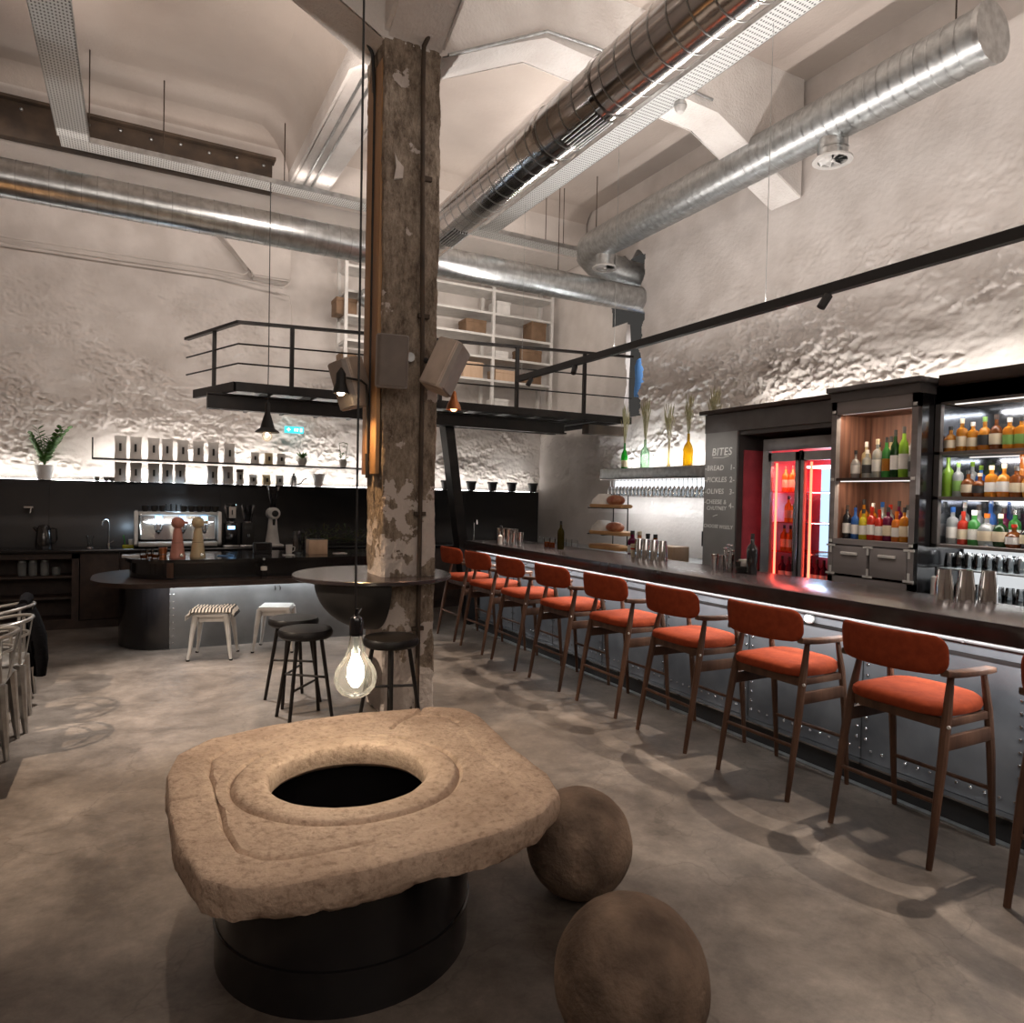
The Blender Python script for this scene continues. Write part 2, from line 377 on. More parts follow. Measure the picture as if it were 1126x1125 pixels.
    nt.links.new(w.outputs['Fac'], r.inputs[0]); nt.links.new(r.outputs[0], b.inputs['Base Color'])
special()

# ============================================================ ROOM SHELL
def quad(name, vs, m):
    me = bpy.data.meshes.new(name); me.from_pydata(vs, [], [tuple(range(len(vs)))]); me.materials.append(MATS[m])
    o = bpy.data.objects.new(name, me); COL.objects.link(o); return struct(o)
b = MB(); b.box(-5.2, -4.2, -.2, 7.6, 10.2, 0); struct(b.build('floor', 'floor'))
b = MB(); b.box(-5.2, -4.2, 5.83, 7.6, 10.2, 6.03); struct(b.build('ceiling', 'ceilplaster'))
b = MB(); b.box(-5.2, -4.2, 0, -5, 10, 5.83); struct(b.build('wall_left', 'plaster'))
b = MB(); b.box(-5, -4.2, 0, 5.85, -4, 5.83); struct(b.build('wall_near', 'plaster'))
sm = lambda t: np.clip(t, 0, 1)**2*(3-2*np.clip(t, 0, 1))
def ampB(u, z):
    a = .012+.12*sm((4.7-z)/2.2)
    return a*(1-.75*sm((u-2.6)/.6)*sm((z-2.6)/.3))
relief_wall('wall_back', -3.0, 5.95, 1.45, 5.2, .0145, lambda U, Z, d: np.stack([U, 10.02-np.clip(d, -.05, .12), Z], -1), ampB, 3, 'stonewall')
def ampR(u, z):   # u = Y
    a = .004+.19*sm((4.75-z-.12*u+.35*fbm(u*.8, z*.8, 3, 77))/1.1)
    return a*(1-.8*sm((u-7.4)/.5)*sm((z-2.6)/.2))*(1-.7*sm((u-8.3)/.5))*(1-.9*sm((1.98-z)/.15))
hole = lambda cu, cz: ~((cu > 7.42+.035*np.sin(cz*9)+.02*np.sin(cz*23)) & (cu < np.where(cz > 4.02, 8.12, 7.76)+.04*np.sin(cz*7+1)) & (cz > 2.72) & (cz < 4.90+.05*np.sin(cu*21)))
relief_wall('wall_right', 1.2, 10.1, 1.4, 5.85, .0145, lambda U, Z, d: np.stack([5.87-np.clip(d, -.06, .16), U, Z], -1), ampR, 11, 'stonewall', keep=hole)
b = MB(); b.box(-5, 10.06, 0, 6.2, 10.16, 5.84); struct(b.build('wall_back', 'plaster'))
b = MB(); b.box(5.87, -4.2, 0, 5.97, 10.1, 1.42); b.box(5.87, -4.2, 1.42, 5.97, 1.21, 5.84); struct(b.build('wall_right', 'plaster'))
# room seen through the ragged opening
b = MB(); b.box(7.35, 6.2, 2.3, 7.45, 9.2, 5.0); struct(b.build('wall_passage', 'plaster'))
b = MB()
b.prism([(7.80, 2.72), (7.82, 3.2), (7.79, 3.7), (7.82, 4.02), (8.2, 4.02), (8.2, 2.72)], 'X', 5.9, 5.98)
b.prism([(7.0, 2.72), (7.0, 4.5), (7.38, 4.5), (7.36, 3.9), (7.40, 3.3), (7.37, 2.72)], 'X', 5.95, 6.30)
b.box(5.98, 7.0, 2.6, 7.35, 9.2, 2.72); struct(b.build('trim_1', 'plaster'))
# beams with sloping haunches
XP = [(-5, 5.28), (.68, 5.28), (1.5, 4.84), (1.96, 4.84), (2.84, 5.28), (4.7, 5.20), (5.84, 4.66), (5.84, 5.84), (-5, 5.84)]
b = MB(); b.prism(XP, 'Y', 4.90, 5.28, .008); struct(b.build('trim_2', 'beamwhite'))
YP = [(5.2, 4.84), (6.0, 5.24), (8.76, 5.24), (8.76, 5.84), (5.2, 5.84)]
b = MB(); b.prism(YP, 'X', 1.56, 2.02, .03); struct(b.build('trim_3', 'beamwhite'))
YN = [(4.95, 4.84), (4.1, 5.28), (-4, 5.28), (-4, 5.84), (4.95, 5.84)]
b = MB(); b.prism(YN, 'X', 1.52, 1.98, .03); struct(b.build('trim_4', 'beamwhite'))
# cove where ceiling meets the back wall
b = MB(); b.box(-5, 8.75, 5.12, 5.84, 10.1, 5.84); struct(b.build('trim_7', 'plaster'))
pr = [(8.76, 5.60)]+[(8.76-.24*(1-math.cos(a)), 5.60+.24*math.sin(a)) for a in [PI/2*k/6 for k in range(7)]]+[(8.76, 5.84)]
b = MB(); b.prism(pr, 'X', -5, 1.56); b.prism(pr, 'X', 2.02, 5.84); struct(b.build('trim_5', 'ceilplaster'))
# fillet between the beam side and the ceiling
pf = [(1.565, 5.35)]+[(1.565-.42*(1-math.cos(a)), 5.35+.49*math.sin(a)) for a in [PI/2*k/8 for k in range(9)]]+[(1.565, 5.84)]
b = MB(); b.prism(pf, 'Y', 5.28, 8.75); struct(b.build('trim_8', 'ceilplaster'))
# pilaster haunch below the beam on the back wall
b = MB(); b.prism([(.87, 4.95), (1.24, 4.58), (1.32, 4.44), (1.80, 4.44), (1.80, 5.12), (.87, 5.12)], 'Y', 9.80, 10.05, .02); struct(b.build('trim_6', 'plaster'))

# ============================================================ COLUMN
col = thing('concrete_column', 'old bare concrete column with flaking plaster, standing in the middle of the room', 'column', (0, 0, 0))
b = MB()
nz = 240; ns = 22
rng = np.random.RandomState(4)
cs = []
for s_ in range(4):
    for k in range(ns): cs.append((s_, k/ns))
rings = []
for i in range(nz+1):
    t = i/nz; z = t*4.87
    x0 = 1.585-.07*t; x1 = 1.99-.035*t; y0 = 4.90; y1 = 5.30
    ring = []
    for s_, k in cs:
        if s_ == 0: p = (x0+(x1-x0)*k, y0); nrm = (0, -1)
        elif s_ == 1: p = (x1, y0+(y1-y0)*k); nrm = (1, 0)
        elif s_ == 2: p = (x1-(x1-x0)*k, y1); nrm = (0, 1)
        else: p = (x0, y1-(y1-y0)*k); nrm = (-1, 0)
        kk = s_*7.+k*4.
        d = (float(fbm(np.array(kk*1.7), np.array(z*5.), 4, 5))-.5)*.024+(float(fbm(np.array(kk*7.), np.array(z*26.), 3, 15))-.5)*.014
        if k == 0: d -= .004+.012*abs(float(vnoise(np.array(s_*9.), np.array(z*8.), 6)))
        ex = (p[0]-(x0+x1)/2, p[1]-5.1)
        ring.append(b.bm.verts.new((p[0]+(nrm[0] if k else ex[0]/.28)*d, p[1]+(nrm[1] if k else ex[1]/.28)*d, z)))
    rings.append(ring)
n = len(cs)
for A, B in zip(rings, rings[1:]):
    for k in range(n): b.bm.faces.new((A[k], A[(k+1) % n], B[(k+1) % n], B[k]))
b.bm.faces.new(rings[-1])
b.build('shaft', 'column', col)
b = MB()
for y in (4.93, 5.13):
    b.box(1.515, y, 1.75, 1.545, y+.15, 4.72, .004)
pl_ = b.build('side_board', 'woodpost', col, label='warm brown timber boards on the left side')
b = MB(); b.tube([(1.52, 5.09, 1.9), (1.515, 5.09, 4.5), (1.49, 5.09, 4.82), (1.25, 5.07, 5.2)], .014)
b.build('cable', 'blackmatte', col)
b = MB(); b.tube([(1.845, 4.868, .02), (1.84, 4.868, 2.4), (1.80, 4.862, 4.55), (1.80, 4.86, 4.85), (1.86, 4.80, 5.0), (1.96, 4.74, 5.12), (2.05, 4.7, 5.3)], .017, 10)
for z in (.6, 1.45, 2.9, 3.9): b.box(1.80, 4.86, z, 1.885, 4.89, z+.03)
b.build('conduit', 'brownsteel', col)
b = MB(); b.cone((1.735, 4.885, 2.60), (1.735, 4.84, 2.60), .034, .034, 14); b.build('junction_box', 'galvmatte', col)
# flat chip of plaster stuck high on the shaft
b = MB(); b.prism([(1.60, 4.05), (1.625, 4.0), (1.67, 3.96), (1.665, 3.88), (1.60, 3.86), (1.615, 3.95)], 'Y', 4.875, 4.895); b.build('plaster_chip', 'plasterpatch', col)

# conduits on beams and wall
def pipe(name, pts, r, m, label, cat='pipe', n=8):
    b = MB(); b.tube(pts, r, n); o = b.build(name, m); tag(o, label, cat); return o
pipe('conduit', [(2.0, 4.875, 4.86), (2.3, 4.875, 5.02), (2.84, 4.875, 5.31), (3.3, 4.875, 5.33), (4.6, 4.875, 5.27)], .012, 'galvmatte', 'thin grey conduit along the bottom edge of the beam right of the column')
pipe('conduit', [(1.70, 5.75, 5.10), (1.70, 6.1, 5.225), (1.70, 8.74, 5.225)], .013, 'galvmatte', 'left of the two thin conduits under the beam running to the back wall')
pipe('conduit', [(1.79, 5.75, 5.10), (1.79, 6.1, 5.225), (1.79, 8.74, 5.225)], .013, 'galvmatte', 'right of the two thin conduits under the beam running to the back wall')
pipe('wall_cable', [(-3, 9.90, 4.42), (-1.4, 9.90, 4.46), (-.2, 9.88, 4.46), (.9, 9.9, 4.47), (1.22, 9.88, 4.46), (1.28, 9.86, 4.52), (1.29, 9.84, 4.95)], .014, 'plaster', 'upper of the two painted cables running across the stone back wall')
pipe('wall_cable', [(-3, 9.91, 4.36), (-1.4, 9.91, 4.40), (.9, 9.9, 4.41), (1.45, 9.86, 4.36), (1.70, 9.85, 4.35), (1.78, 9.84, 4.42), (1.80, 9.84, 4.5)], .011, 'plaster', 'lower of the two painted cables across the stone back wall, looping under the corbel')
pipe('wall_cable', [(1.62, 9.88, 4.30), (1.80, 9.88, 4.27), (1.84, 9.88, 4.1), (1.84, 9.9, 3.4)], .009, 'plaster', 'short thin cable dropping down the back wall towards the balcony rail')

# steel lintel beam on the back wall
b = MB(); b.box(-3.1, 8.64, 5.10, 1.36, 8.76, 5.46, .01); b.box(-3.1, 8.58, 5.46, 1.39, 8.76, 5.49); 
o = b.build('beam_web', 'brownsteel'); lin = thing('steel_lintel', 'long dark brown riveted steel beam high on the back wall above the ducts', 'beam'); o.parent = lin
for i, x in enumerate(np.arange(-1.35, 1.3, .29)):
    b = MB(); b.sphere((x, 8.635, 5.41-.02*(i % 2)), .018, 8, 6); b.build('rivet', 'galvmatte', lin)

# ============================================================ DUCTS
def spiral(b, c0, c1, r, pitch=.13):
    c0 = Vector(c0); c1 = Vector(c1); L = (c1-c0).length; n = int(L/pitch)
    for i in range(1, n):
        p = c0.lerp(c1, i/n); d = (c1-c0).normalized()*.004
        b.tube([p-d, p+d], r+.004, 28, caps=False)
def rods(parent, pts, ztop=5.83):
    for p in pts:
        b = MB(); b.cone(p, (p[0], p[1], ztop), .006, .006, 6); b.build('hanger_rod', 'brownsteel', parent)
# centre shiny duct
d = thing('ventilation_duct', 'large shiny round duct running overhead from the camera past the column', 'duct')
CX_, CZ_, CR = 2.58, 4.17, .185
b = MB(); b.cone((CX_, .2, CZ_), (CX_, 7.25, CZ_), CR, CR, 36); b.build('duct_tube', 'shinyduct', d)
b = MB(); spiral(b, (CX_, .2, CZ_), (CX_, 7.25, CZ_), CR, .15); b.build('seams', 'galvmatte', d)
b = MB()
for y in (3.62, 4.3): b = MB(); b.tube([(CX_, y-.02, CZ_), (CX_, y+.02, CZ_)], CR+.012, 32, caps=False); b.build('collar', 'chrome', d)
for y in (3.85, 6.05):
    g = MB(); a0 = math.radians(-98); 
    for k in range(7):
        a = a0+math.radians(-22)+math.radians(7.3)*k
        x = CX_+(CR+.008)*math.cos(a); z = CZ_+(CR+.008)*math.sin(a)
        g.tube([(x, y-.19, z), (x, y+.19, z)], .007, 6)
    o = g.build('grille', 'galvmatte', d)
    g = MB(); g.lathe([(CR+.003, y-.19), (CR+.003, y+.19)], (CX_, 0, CZ_), 8, a0-math.radians(24), a0+math.radians(24), 'Y', caps=False)
    g.build('grille_slot', 'blackmatte', d)
rods(d, [(CX_, 2.6, CZ_+CR)])
# right matte duct with end cap, two outlets and elbow into the wall
d = thing('ventilation_duct', 'matte galvanised round duct above the bar with a flat capped near end', 'duct')
RX, RZ, RR = 5.28, 4.95, .20
b = MB(); arc = [(RX, 2.86, RZ), (RX, 5.5, RZ-.01), (RX, 7.65, RZ-.02), (RX+.02, 7.80, RZ-.03), (RX+.10, 7.93, RZ-.06), (RX+.24, 7.99, RZ-.11), (RX+.45, 7.95, RZ-.18), (RX+.75, 7.84, RZ-.26), (RX+1.1, 7.75, RZ-.32)]
b.tube(arc, RR, 34); b.build('duct_tube', 'galvmatte', d)
b = MB(); spiral(b, (RX, 2.9, RZ), (RX, 7.6, RZ-.02), RR, .10); b.build('seams', 'galv', d)
b = MB(); b.cone((RX, 2.835, RZ), (RX, 2.875, RZ), RR+.012, RR+.012, 36); b.build('end_cap', 'galv', d)
for y, zz in ((4.14, 0), (7.50, 0)):
    g = MB(); g.lathe([(.125, RZ-.34), (.125, RZ-.06)], (RX+.03, y, 0), 24, caps=False); g.lathe([(.13, RZ-.27), (.13, RZ-.255)], (RX+.03, y, 0), 24, caps=False)
    sp = g.build('outlet_spigot', 'galv', d)
    g = MB(); g.lathe([(.128, RZ-.335), (.165, RZ-.35), (.165, RZ-.365), (.122, RZ-.362), (.122, RZ-.335)], (RX+.03, y, 0), 28, caps=False)
    for k in range(8):
        a = 2*PI*k/8; c, s_ = math.cos(a), math.sin(a); c2, s2 = math.cos(a+.55), math.sin(a+.55)
        X = RX+.03
        f = [g.bm.verts.new(v) for v in ((X+.02*c, y+.02*s_, RZ-.355), (X+.12*c, y+.12*s_, RZ-.362), (X+.12*c2, y+.12*s2, RZ-.335), (X+.02*c2, y+.02*s2, RZ-.345))]
        g.bm.faces.new(f)
    g.sphere((RX+.03, y, RZ-.355), .022, 10, 6)
    g.build('swirl_vent', 'whitemetal', d)
rods(d, [(RX, 3.1, RZ+RR), (RX, 5.05, RZ+RR), (RX, 7.68, RZ+RR)])
# back duct
d = thing('ventilation_duct', 'galvanised round duct running along the back wall behind the column', 'duct')
BY, BZ, BR = 7.5, 4.27, .165
b = MB(); b.cone((-3.0, BY, BZ), (6.3, BY, BZ), BR, BR, 36); b.build('duct_tube', 'galv', d)
b = MB(); spiral(b, (-3.0, BY, BZ), (6.2, BY, BZ), BR, .12); b.build('seams', 'galvmatte', d)
rods(d, [(2.1, BY, BZ+BR), (4.6, BY, BZ+BR)])

# cable trays (perforated)
def tray(name, label, p0, p1, w, z, axis, rodpts):
    d = thing(name, label, 'cable tray')
    b = MB()
    (x0, y0), (x1, y1) = p0, p1
    if axis == 'Y':
        b.box(x0-w/2, y0, z, x0+w/2, y1, z+.004)
        o = b.build('tray_bottom', 'perforated', d)
        for s_ in (-1, 1):
            b = MB(); b.box(x0+s_*w/2-.003, y0, z, x0+s_*w/2+.003, y1, z+.055); b.build('side_rail', 'galv', d)
    else:
        b.box(x0, y0-w/2, z, x1, y0+w/2, z+.004)
        o = b.build('tray_bottom', 'perforated', d)
        for s_ in (-1, 1):
            b = MB(); b.box(x0, y0+s_*w/2-.003, z, x1, y0+s_*w/2+.003, z+.055); b.build('side_rail', 'galv', d)
    rods(d, rodpts)
    return d
tray('cable_tray', 'perforated metal cable tray overhead between the two forward ducts', (3.95, 1.4), (3.95, 8.2), .23, 5.01, 'Y',
     [(3.84, 3.0, 5.05), (4.06, 3.5, 5.05), (3.84, 5.6, 5.05), (4.06, 6.3, 5.05), (3.84, 7.2, 5.05), (4.06, 7.9, 5.05)])
tray('cable_tray', 'perforated metal cable tray running sideways just above the back duct', (-.70, 8.3), (5.80, 8.3), .23, 5.02, 'X',
     [(.21, 8.2, 5.06), (1.42, 8.2, 5.06), (4.1, 8.2, 5.06), (4.82, 8.2, 5.06), (5.10, 8.2, 5.06)])
tray('cable_tray', 'wide perforated metal cable tray at the top left corner', (-.58, 2.5), (-.58, 8.185), .27, 5.02, 'Y',
     [(-.44, 8.0, 5.06), (-.72, 6.2, 5.06)])
sd = thing('smoke_detector', 'small round white detector under the overhead cable tray', 'detector', (4.07, 4.70, 5.01))
b = MB(); b.lathe([(.05, 0), (.055, -.02), (.05, -.05), (.03, -.085), (0, -.09)], n=18); b.build('housing', 'whitemetal', sd)
b = MB(); b.lathe([(.057, -.03), (.057, -.036)], n=18, caps=False); b.build('ring', 'galvmatte', sd)

# ============================================================ BALCONY
bal = thing('balcony', 'black steel mezzanine balcony with open joists and railing on the back wall', 'balcony', (0, 0, 0))
PF = [(.55, 8.40), (.86, 7.50), (5.78, 7.50)]
b = MB(); b.prism([(.60, 8.5), (.90, 7.56), (5.74, 7.56), (5.74, 9.5), (2.3, 9.5), (1.5, 9.2)], 'Z', 2.665, 2.68); b.build('deck_plate', 'galvmatte', bal, label='grey deck plates seen from below')
b = MB()
for p, q in zip(PF, PF[1:]):
    v = Vector((q[0]-p[0], q[1]-p[1], 0)); L = v.length; a = math.atan2(v.y, v.x)
    b.obox(((p[0]+q[0])/2, (p[1]+q[1])/2, 2.65), (L, .05, .09), Matrix.Rotation(a, 3, 'Z'))
b.build('edge_channel', 'blacksteel', bal)
b = MB(); b.box(.62, 7.72, 2.44, 4.92, 7.84, 2.455); b.box(.62, 7.72, 2.585, 4.92, 7.84, 2.60); b.box(.62, 7.775, 2.44, 4.92, 7.785, 2.6); b.box(.62, 7.73, 2.46, .63, 7.83, 2.59)
b.build('front_beam', 'blacksteel', bal)
for x in np.arange(1.2, 5.7, .44):
    b = MB(); b.box(x-.02, 7.5, 2.60, x+.02, 9.5, 2.665); b.build('joist', 'blacksteel', bal)
b = MB(); b.box(2.9, 9.42, 2.60, 5.8, 9.50, 2.665); b.build('rear_beam', 'blacksteel', bal)
b = MB(); b.box(5.2, 7.62, 2.46, 5.8, 7.78, 2.58); b.build('wall_bracket', 'brownsteel', bal)
zr = lambda x: 3.29+(x-.89)*.0425
posts = [(.70, 7.97), (1.40, 7.5), (2.22, 7.5), (3.05, 7.5), (4.05, 7.5), (5.03, 7.5)]
for x, y in posts:
    b = MB(); b.box(x-.02, y-.02, 2.6, x+.02, y+.02, zr(x)); b.build('railing_post', 'blacksteel', bal)
b = MB()
pa, pb, pc = Vector((.47, 8.55, 3.27)), Vector((.88, 7.5, 3.29)), Vector((5.78, 7.5, 3.50))
for p, q in ((pa, pb), (pb, pc)):
    v = q-p; M = v.to_track_quat('X', 'Z').to_matrix(); b.obox((p+q)/2, (v.length+.02, .05, .03), M)
b.build('handrail', 'blacksteel', bal)
for f in (.35, .67):
    b = MB(); pts = [Vector((p.x, p.y, 2.68+(p.z-2.68)*(1-f))) for p in (pa, pb, pc)]
    b.tube(pts, .009, 8); b.build('guard_rail', 'blacksteel', bal)
b = MB()
v = Vector((3.60, 8.0, .9))-Vector((3.33, 7.95, 2.44))
M = v.to_track_quat('Z', 'Y').to_matrix()
b.obox(((3.33+3.72)/2, 7.97, (2.46)/2), (.15, .12, 2.47), Vector((.39, 0.04, -2.46)).to_track_quat('Z', 'Y').to_matrix()); b.build('support_leg', 'blacksteel', bal)

# white shelving on the balcony
su = thing('shelving_unit', 'tall white open shelving unit standing on the balcony', 'shelf', (0, 0, 0))
for x in (2.46, 3.50, 4.68, 5.70):
    for y in (9.45, 9.84):
        b = MB(); b.box(x-.022, y-.022, 2.68, x+.022, y+.022, 5.15); b.build('upright', 'whitepaint', su)
for i, z in enumerate((2.92, 3.36, 3.70, 4.03, 4.36, 4.70, 5.05)):
    b = MB(); b.box(2.46, 9.43, z-.035, 5.72, 9.86, z-.001); b.build('shelf_board', 'whitepaint', su)
BXS = [(2.34, 2.62, 4.03, .22, 'cardboard', 'brown cardboard box at the left end of the balcony shelving, upper one'),
 (2.42, 2.62, 3.36, .16, 'cardboard', 'small brown box at the left end of the balcony shelving, lower one'),
 (4.25, 4.58, 4.03, .20, 'cardboard', 'brown box left of the centre upright, fourth shelf up'),
 (5.36, 5.62, 4.03, .30, 'cardboard', 'tall brown box at the right end of the shelving, highest of the right column'),
 (4.75, 4.98, 4.36, .20, 'paper', 'white carton right of the centre upright, highest one'),
 (5.18, 5.55, 3.70, .19, 'cardboard', 'long brown box at the right end of the shelving, middle of the right column'),
 (4.22, 4.54, 3.36, .24, 'plywood', 'light brown box left of the centre upright, below the railing top'),
 (4.75, 5.10, 3.36, .17, 'plywood', 'light brown open box right of the centre upright'),
 (5.25, 5.55, 3.36, .16, 'cardboard', 'small brown box at the right end of the shelving, lowest of the right column'),
 (4.74, 4.98, 2.92, .17, 'paper', 'white carton on the lowest balcony shelf'),
 (4.74, 4.96, 3.70, .11, 'paper', 'low white carton right of the centre upright above the light brown box')]
for x0, x1, z, h, m, l in BXS:
    t = thing('storage_box', l, 'box', ((x0+x1)/2, 9.62, z), 0, 'boxes on the balcony shelving'); w = (x1-x0)/2
    b = MB(); b.box(-w, -.14, 0, w, .14, h-.03, .004); b.build('box_body', m, t)
    b = MB(); b.box(-w-.004, -.145, h-.05, w+.004, .145, h, .004); b.build('lid', m, t)
gl = thing('round_lantern', 'grey-green round globe at the left of the balcony shelving, half behind the column', 'lantern', (2.72, 9.35, 4.25))
b = MB(); b.sphere((0, 0, 0), .13, 20, 12); b.build('globe', 'galvmatte', gl)
b = MB(); b.cone((0, 0, .12), (0, 0, .6), .004, .004, 6); b.build('cord', 'blackmatte', gl)

# coats seen through the opening
for i, (y, m, l, z0) in enumerate(((7.62, 'blue', 'blue garment hanging in the passage beyond the wall opening', 3.10), (7.50, 'blackmatte', 'black garment hanging in the passage beyond the wall opening', 2.74))):
    b = MB()
    b.lathe([(.015, .55), (.06, .52), (.085, .42), (.075, .25), (.09, .05), (.085, 0)], (6.40+.14*i, y+.48, z0), 14)
    o = b.build('coat', m); tag(o, l, 'coat', 'coats in the passage')
b = MB(); b.box(7.30, 7.9, 3.5, 7.35, 8.5, 4.0, .01); o = b.build('notice_board', 'speakerside'); tag(o, 'small framed board in the passage beyond the wall opening', 'board')

# ============================================================ BACK COUNTER AND SPLASH
sp = thing('splash_panel', 'tall black panel behind the back counter, lit from behind along its top edge', 'panel')
b = MB(); b.box(-3.0, 9.74, .9, 5.70, 9.78, 1.69); b.box(-3.0, 9.74, 1.675, 5.70, 9.90, 1.69); b.build('panel_face', 'splash', sp)
b = MB(); b.box(-3.0, 9.84, 1.69, 5.70, 9.87, 1.70); b.build('led_strip', 'led_white', sp)
for x in (-.9, .95, 2.9, 4.4):
    b = MB(); b.box(x, 9.737, .92, x+.004, 9.742, 1.67); b.build('panel_seam', 'blackmatte', sp)
b = MB(); b.box(-3.0, 9.25, .865, 5.70, 9.74, .905, .004); o = b.build('worktop', 'blackgloss'); tag(o, 'long black worktop along the back wall under the splash panel', 'worktop')
cab = thing('open_cabinet', 'dark wooden base cabinet with open shelves at the left of the back wall', 'cabinet')
b = MB(); b.box(-3.0, 9.32, .0, -.17, 9.70, .09); b.box(-3, 9.66, .09, -.60, 9.70, .865); b.box(-.64, 9.30, .09, -.57, 9.70, .865); b.box(-3, 9.30, .80, -.57, 9.34, .865)
b.build('carcass', 'darkwood', cab)
for z in (.09, .345, .585):
    b = MB(); b.box(-3.0, 9.31, z, -.64, 9.66, z+.022); b.build('shelf_board', 'darkwood', cab)
b = MB(); b.box(-.56, 9.30, .10, -.17, 9.33, .86, .004); dr = b.build('door', 'darkwood', cab)
cab2 = thing('base_cabinet', 'closed dark base cabinet behind the curved island', 'cabinet')
b = MB(); b.box(-.165, 9.32, 0, 5.7, 9.7, .865); b.build('carcass', 'darkwood', cab2)
for k in range(9):
    b = MB(); b.box(-.15+.65*k, 9.30, .10, .48+.65*k, 9.32, .85, .004); b.build('door', 'darkwood', cab2)
for i, x in enumerate((-1.12, -1.02, -.91, -.80)):
    t = thing('jar', f'{["tall dull glass jar","tall pale jar","greenish storage jar","small glass jar"][i]} on the upper open cabinet shelf, {ORD[i]} from the left', 'jar', (x, 9.45, .607), 0, 'jars in the open cabinet')
    h = .17 if i < 3 else .09
    b = MB(); b.lathe([(.04, 0), (.042, h*.85), (.036, h*.88)], n=14); b.build('jar_body', 'clearb', t)
    b = MB(); b.lathe([(.037, h*.88), (.037, h)], n=14); b.build('lid', 'galvmatte', t)
# wall shelf with bags
ws = thing('wall_shelf', 'thin black wall shelf full of coffee bags, lit from behind', 'shelf')
b = MB(); b.box(-.47, 9.58, 1.945, 3.05, 9.82, 1.965); b.build('shelf_board', 'blacksteel', ws)
b = MB(); b.box(-.47, 9.57, 1.945, -.455, 9.60, 2.20); b.build('upright', 'blacksteel', ws)
b = MB(); b.box(-.45, 9.84, 1.955, 3.05, 9.86, 1.963); b.build('led_strip', 'led_white', ws)
for x in (0.1, 1.5, 2.8):
    b = MB(); b.box(x, 9.82, 1.945, x+.02, 9.97, 1.955); b.build('bracket', 'blacksteel', ws)
def coffee_bag(label, loc, h, w, m, group, capm='paper'):
    t = thing('coffee_bag', label, 'bag', loc, random.uniform(-.06, .06), group)
    b = MB(); n = 8
    prof = []
    for i in range(n+1):
        f = i/n; d = .055*(1-f**2.2)+.004; ww = w/2*(1-.12*math.sin(PI*f)+.03*f); prof.append((ww, d, f*h))
    R = []
    for ww, d, z in prof:
        R.append([b.bm.verts.new(v) for v in ((-ww, -d, z), (-ww*.5, -d*1.25, z), (0, -d*1.3, z), (ww*.5, -d*1.25, z), (ww, -d, z), (ww, d, z), (-ww, d, z))])
    for A, B in zip(R, R[1:]):
        for k in range(7): b.bm.faces.new((A[k], A[(k+1) % 7], B[(k+1) % 7], B[k]))
    b.bm.faces.new(R[0]); b.bm.faces.new(R[-1])
    b.build('bag_body', m, t)
    b = MB(); b.box(-.012, -.079, h*.32, .012, -.066, h*.66); b.build('label_mark', 'ink', t, label='small black label')
    if capm != 'paper':
        b = MB(); b.box(-w*.5, -.03, h*.82, w*.5, .03, h*1.0); b.build('folded_top', capm, t)
    return t
for i, x in enumerate((-.177, -.015, .177, .33, .502, .68, .855, 1.043)):
    coffee_bag(f'white coffee bag, {ORD[i]} from the left on the upper shelf', (x, 9.68, 1.966), .275-.004*i, .128, 'paper', 'large coffee bags on the upper shelf')
for i, (x, m) in enumerate(((1.357, 'paper'), (1.527, 'creampaint'), (1.687, 'paper'))):
    coffee_bag(f'small {"cream" if i == 1 else "white"} coffee bag, {ORD[i]} of the three small ones on the upper shelf', (x, 9.68, 1.966), .15, .10, m, 'small coffee bags on the upper shelf')
for i, x in enumerate((-.177, -.012, .182, .336, .481, .856, 1.039)):
    coffee_bag(f'white coffee bag standing on the splash panel edge, {ORD[i]} from the left', (x, 9.79, 1.691), .235, .128, 'paper', 'large coffee bags on the splash panel')
coffee_bag('small white coffee bag with a dark folded top on the splash panel edge', (1.188, 9.79, 1.691), .20, .085, 'paper', None, 'paperdark')
for i, (x, m) in enumerate(((1.352, 'paper'), (1.519, 'creampaint'), (1.688, 'paper'))):
    coffee_bag(f'small {"cream" if i == 1 else "white"} coffee bag on the splash panel edge, {ORD[i]} of the three small ones', (x, 9.79, 1.691), .14, .10, m, 'small coffee bags on the splash panel')
t = thing('gooseneck_kettle', 'slim metal kettle with a long spout on the splash panel edge', 'kettle', (1.876, 9.79, 1.691))
b = MB(); b.lathe([(.05, 0), (.045, .10), (.03, .14), (.01, .15)], n=16); b.build('kettle_body', 'steel', t)
b = MB(); b.tube([(.04, 0, .02), (.10, 0, .04), (.13, 0, .09), (.18, 0, .11)], .009, 8); b.build('spout', 'steel', t)
b = MB(); b.sphere((0, 0, .16), .014, 8, 6); b.build('knob', 'blackmatte', t)
t = thing('planter', 'white tapered pot at the right of the shelf below the orchid', 'pot', (2.206, 9.79, 1.691))
b = MB(); b.lathe([(.05, 0), (.085, .14), (.09, .155), (.09, .175), (.08, .175), (.075, .15), (.045, .02)], n=20); b.build('pot', 'whitepaint', t)
for i, x in enumerate((-.423, -.326, -.268)):
    b = MB(); b.lathe([(.02, 0), (.03, .015), (.038, .05), (.034, .05), (.026, .015), (0, .008)], (x, 9.79, 1.691), 14); o = b.build('cup', 'galvmatte'); tag(o, f'tiny bowl on the splash panel edge, {ORD[i]} from the left', 'cup', 'small bowls on the splash panel')
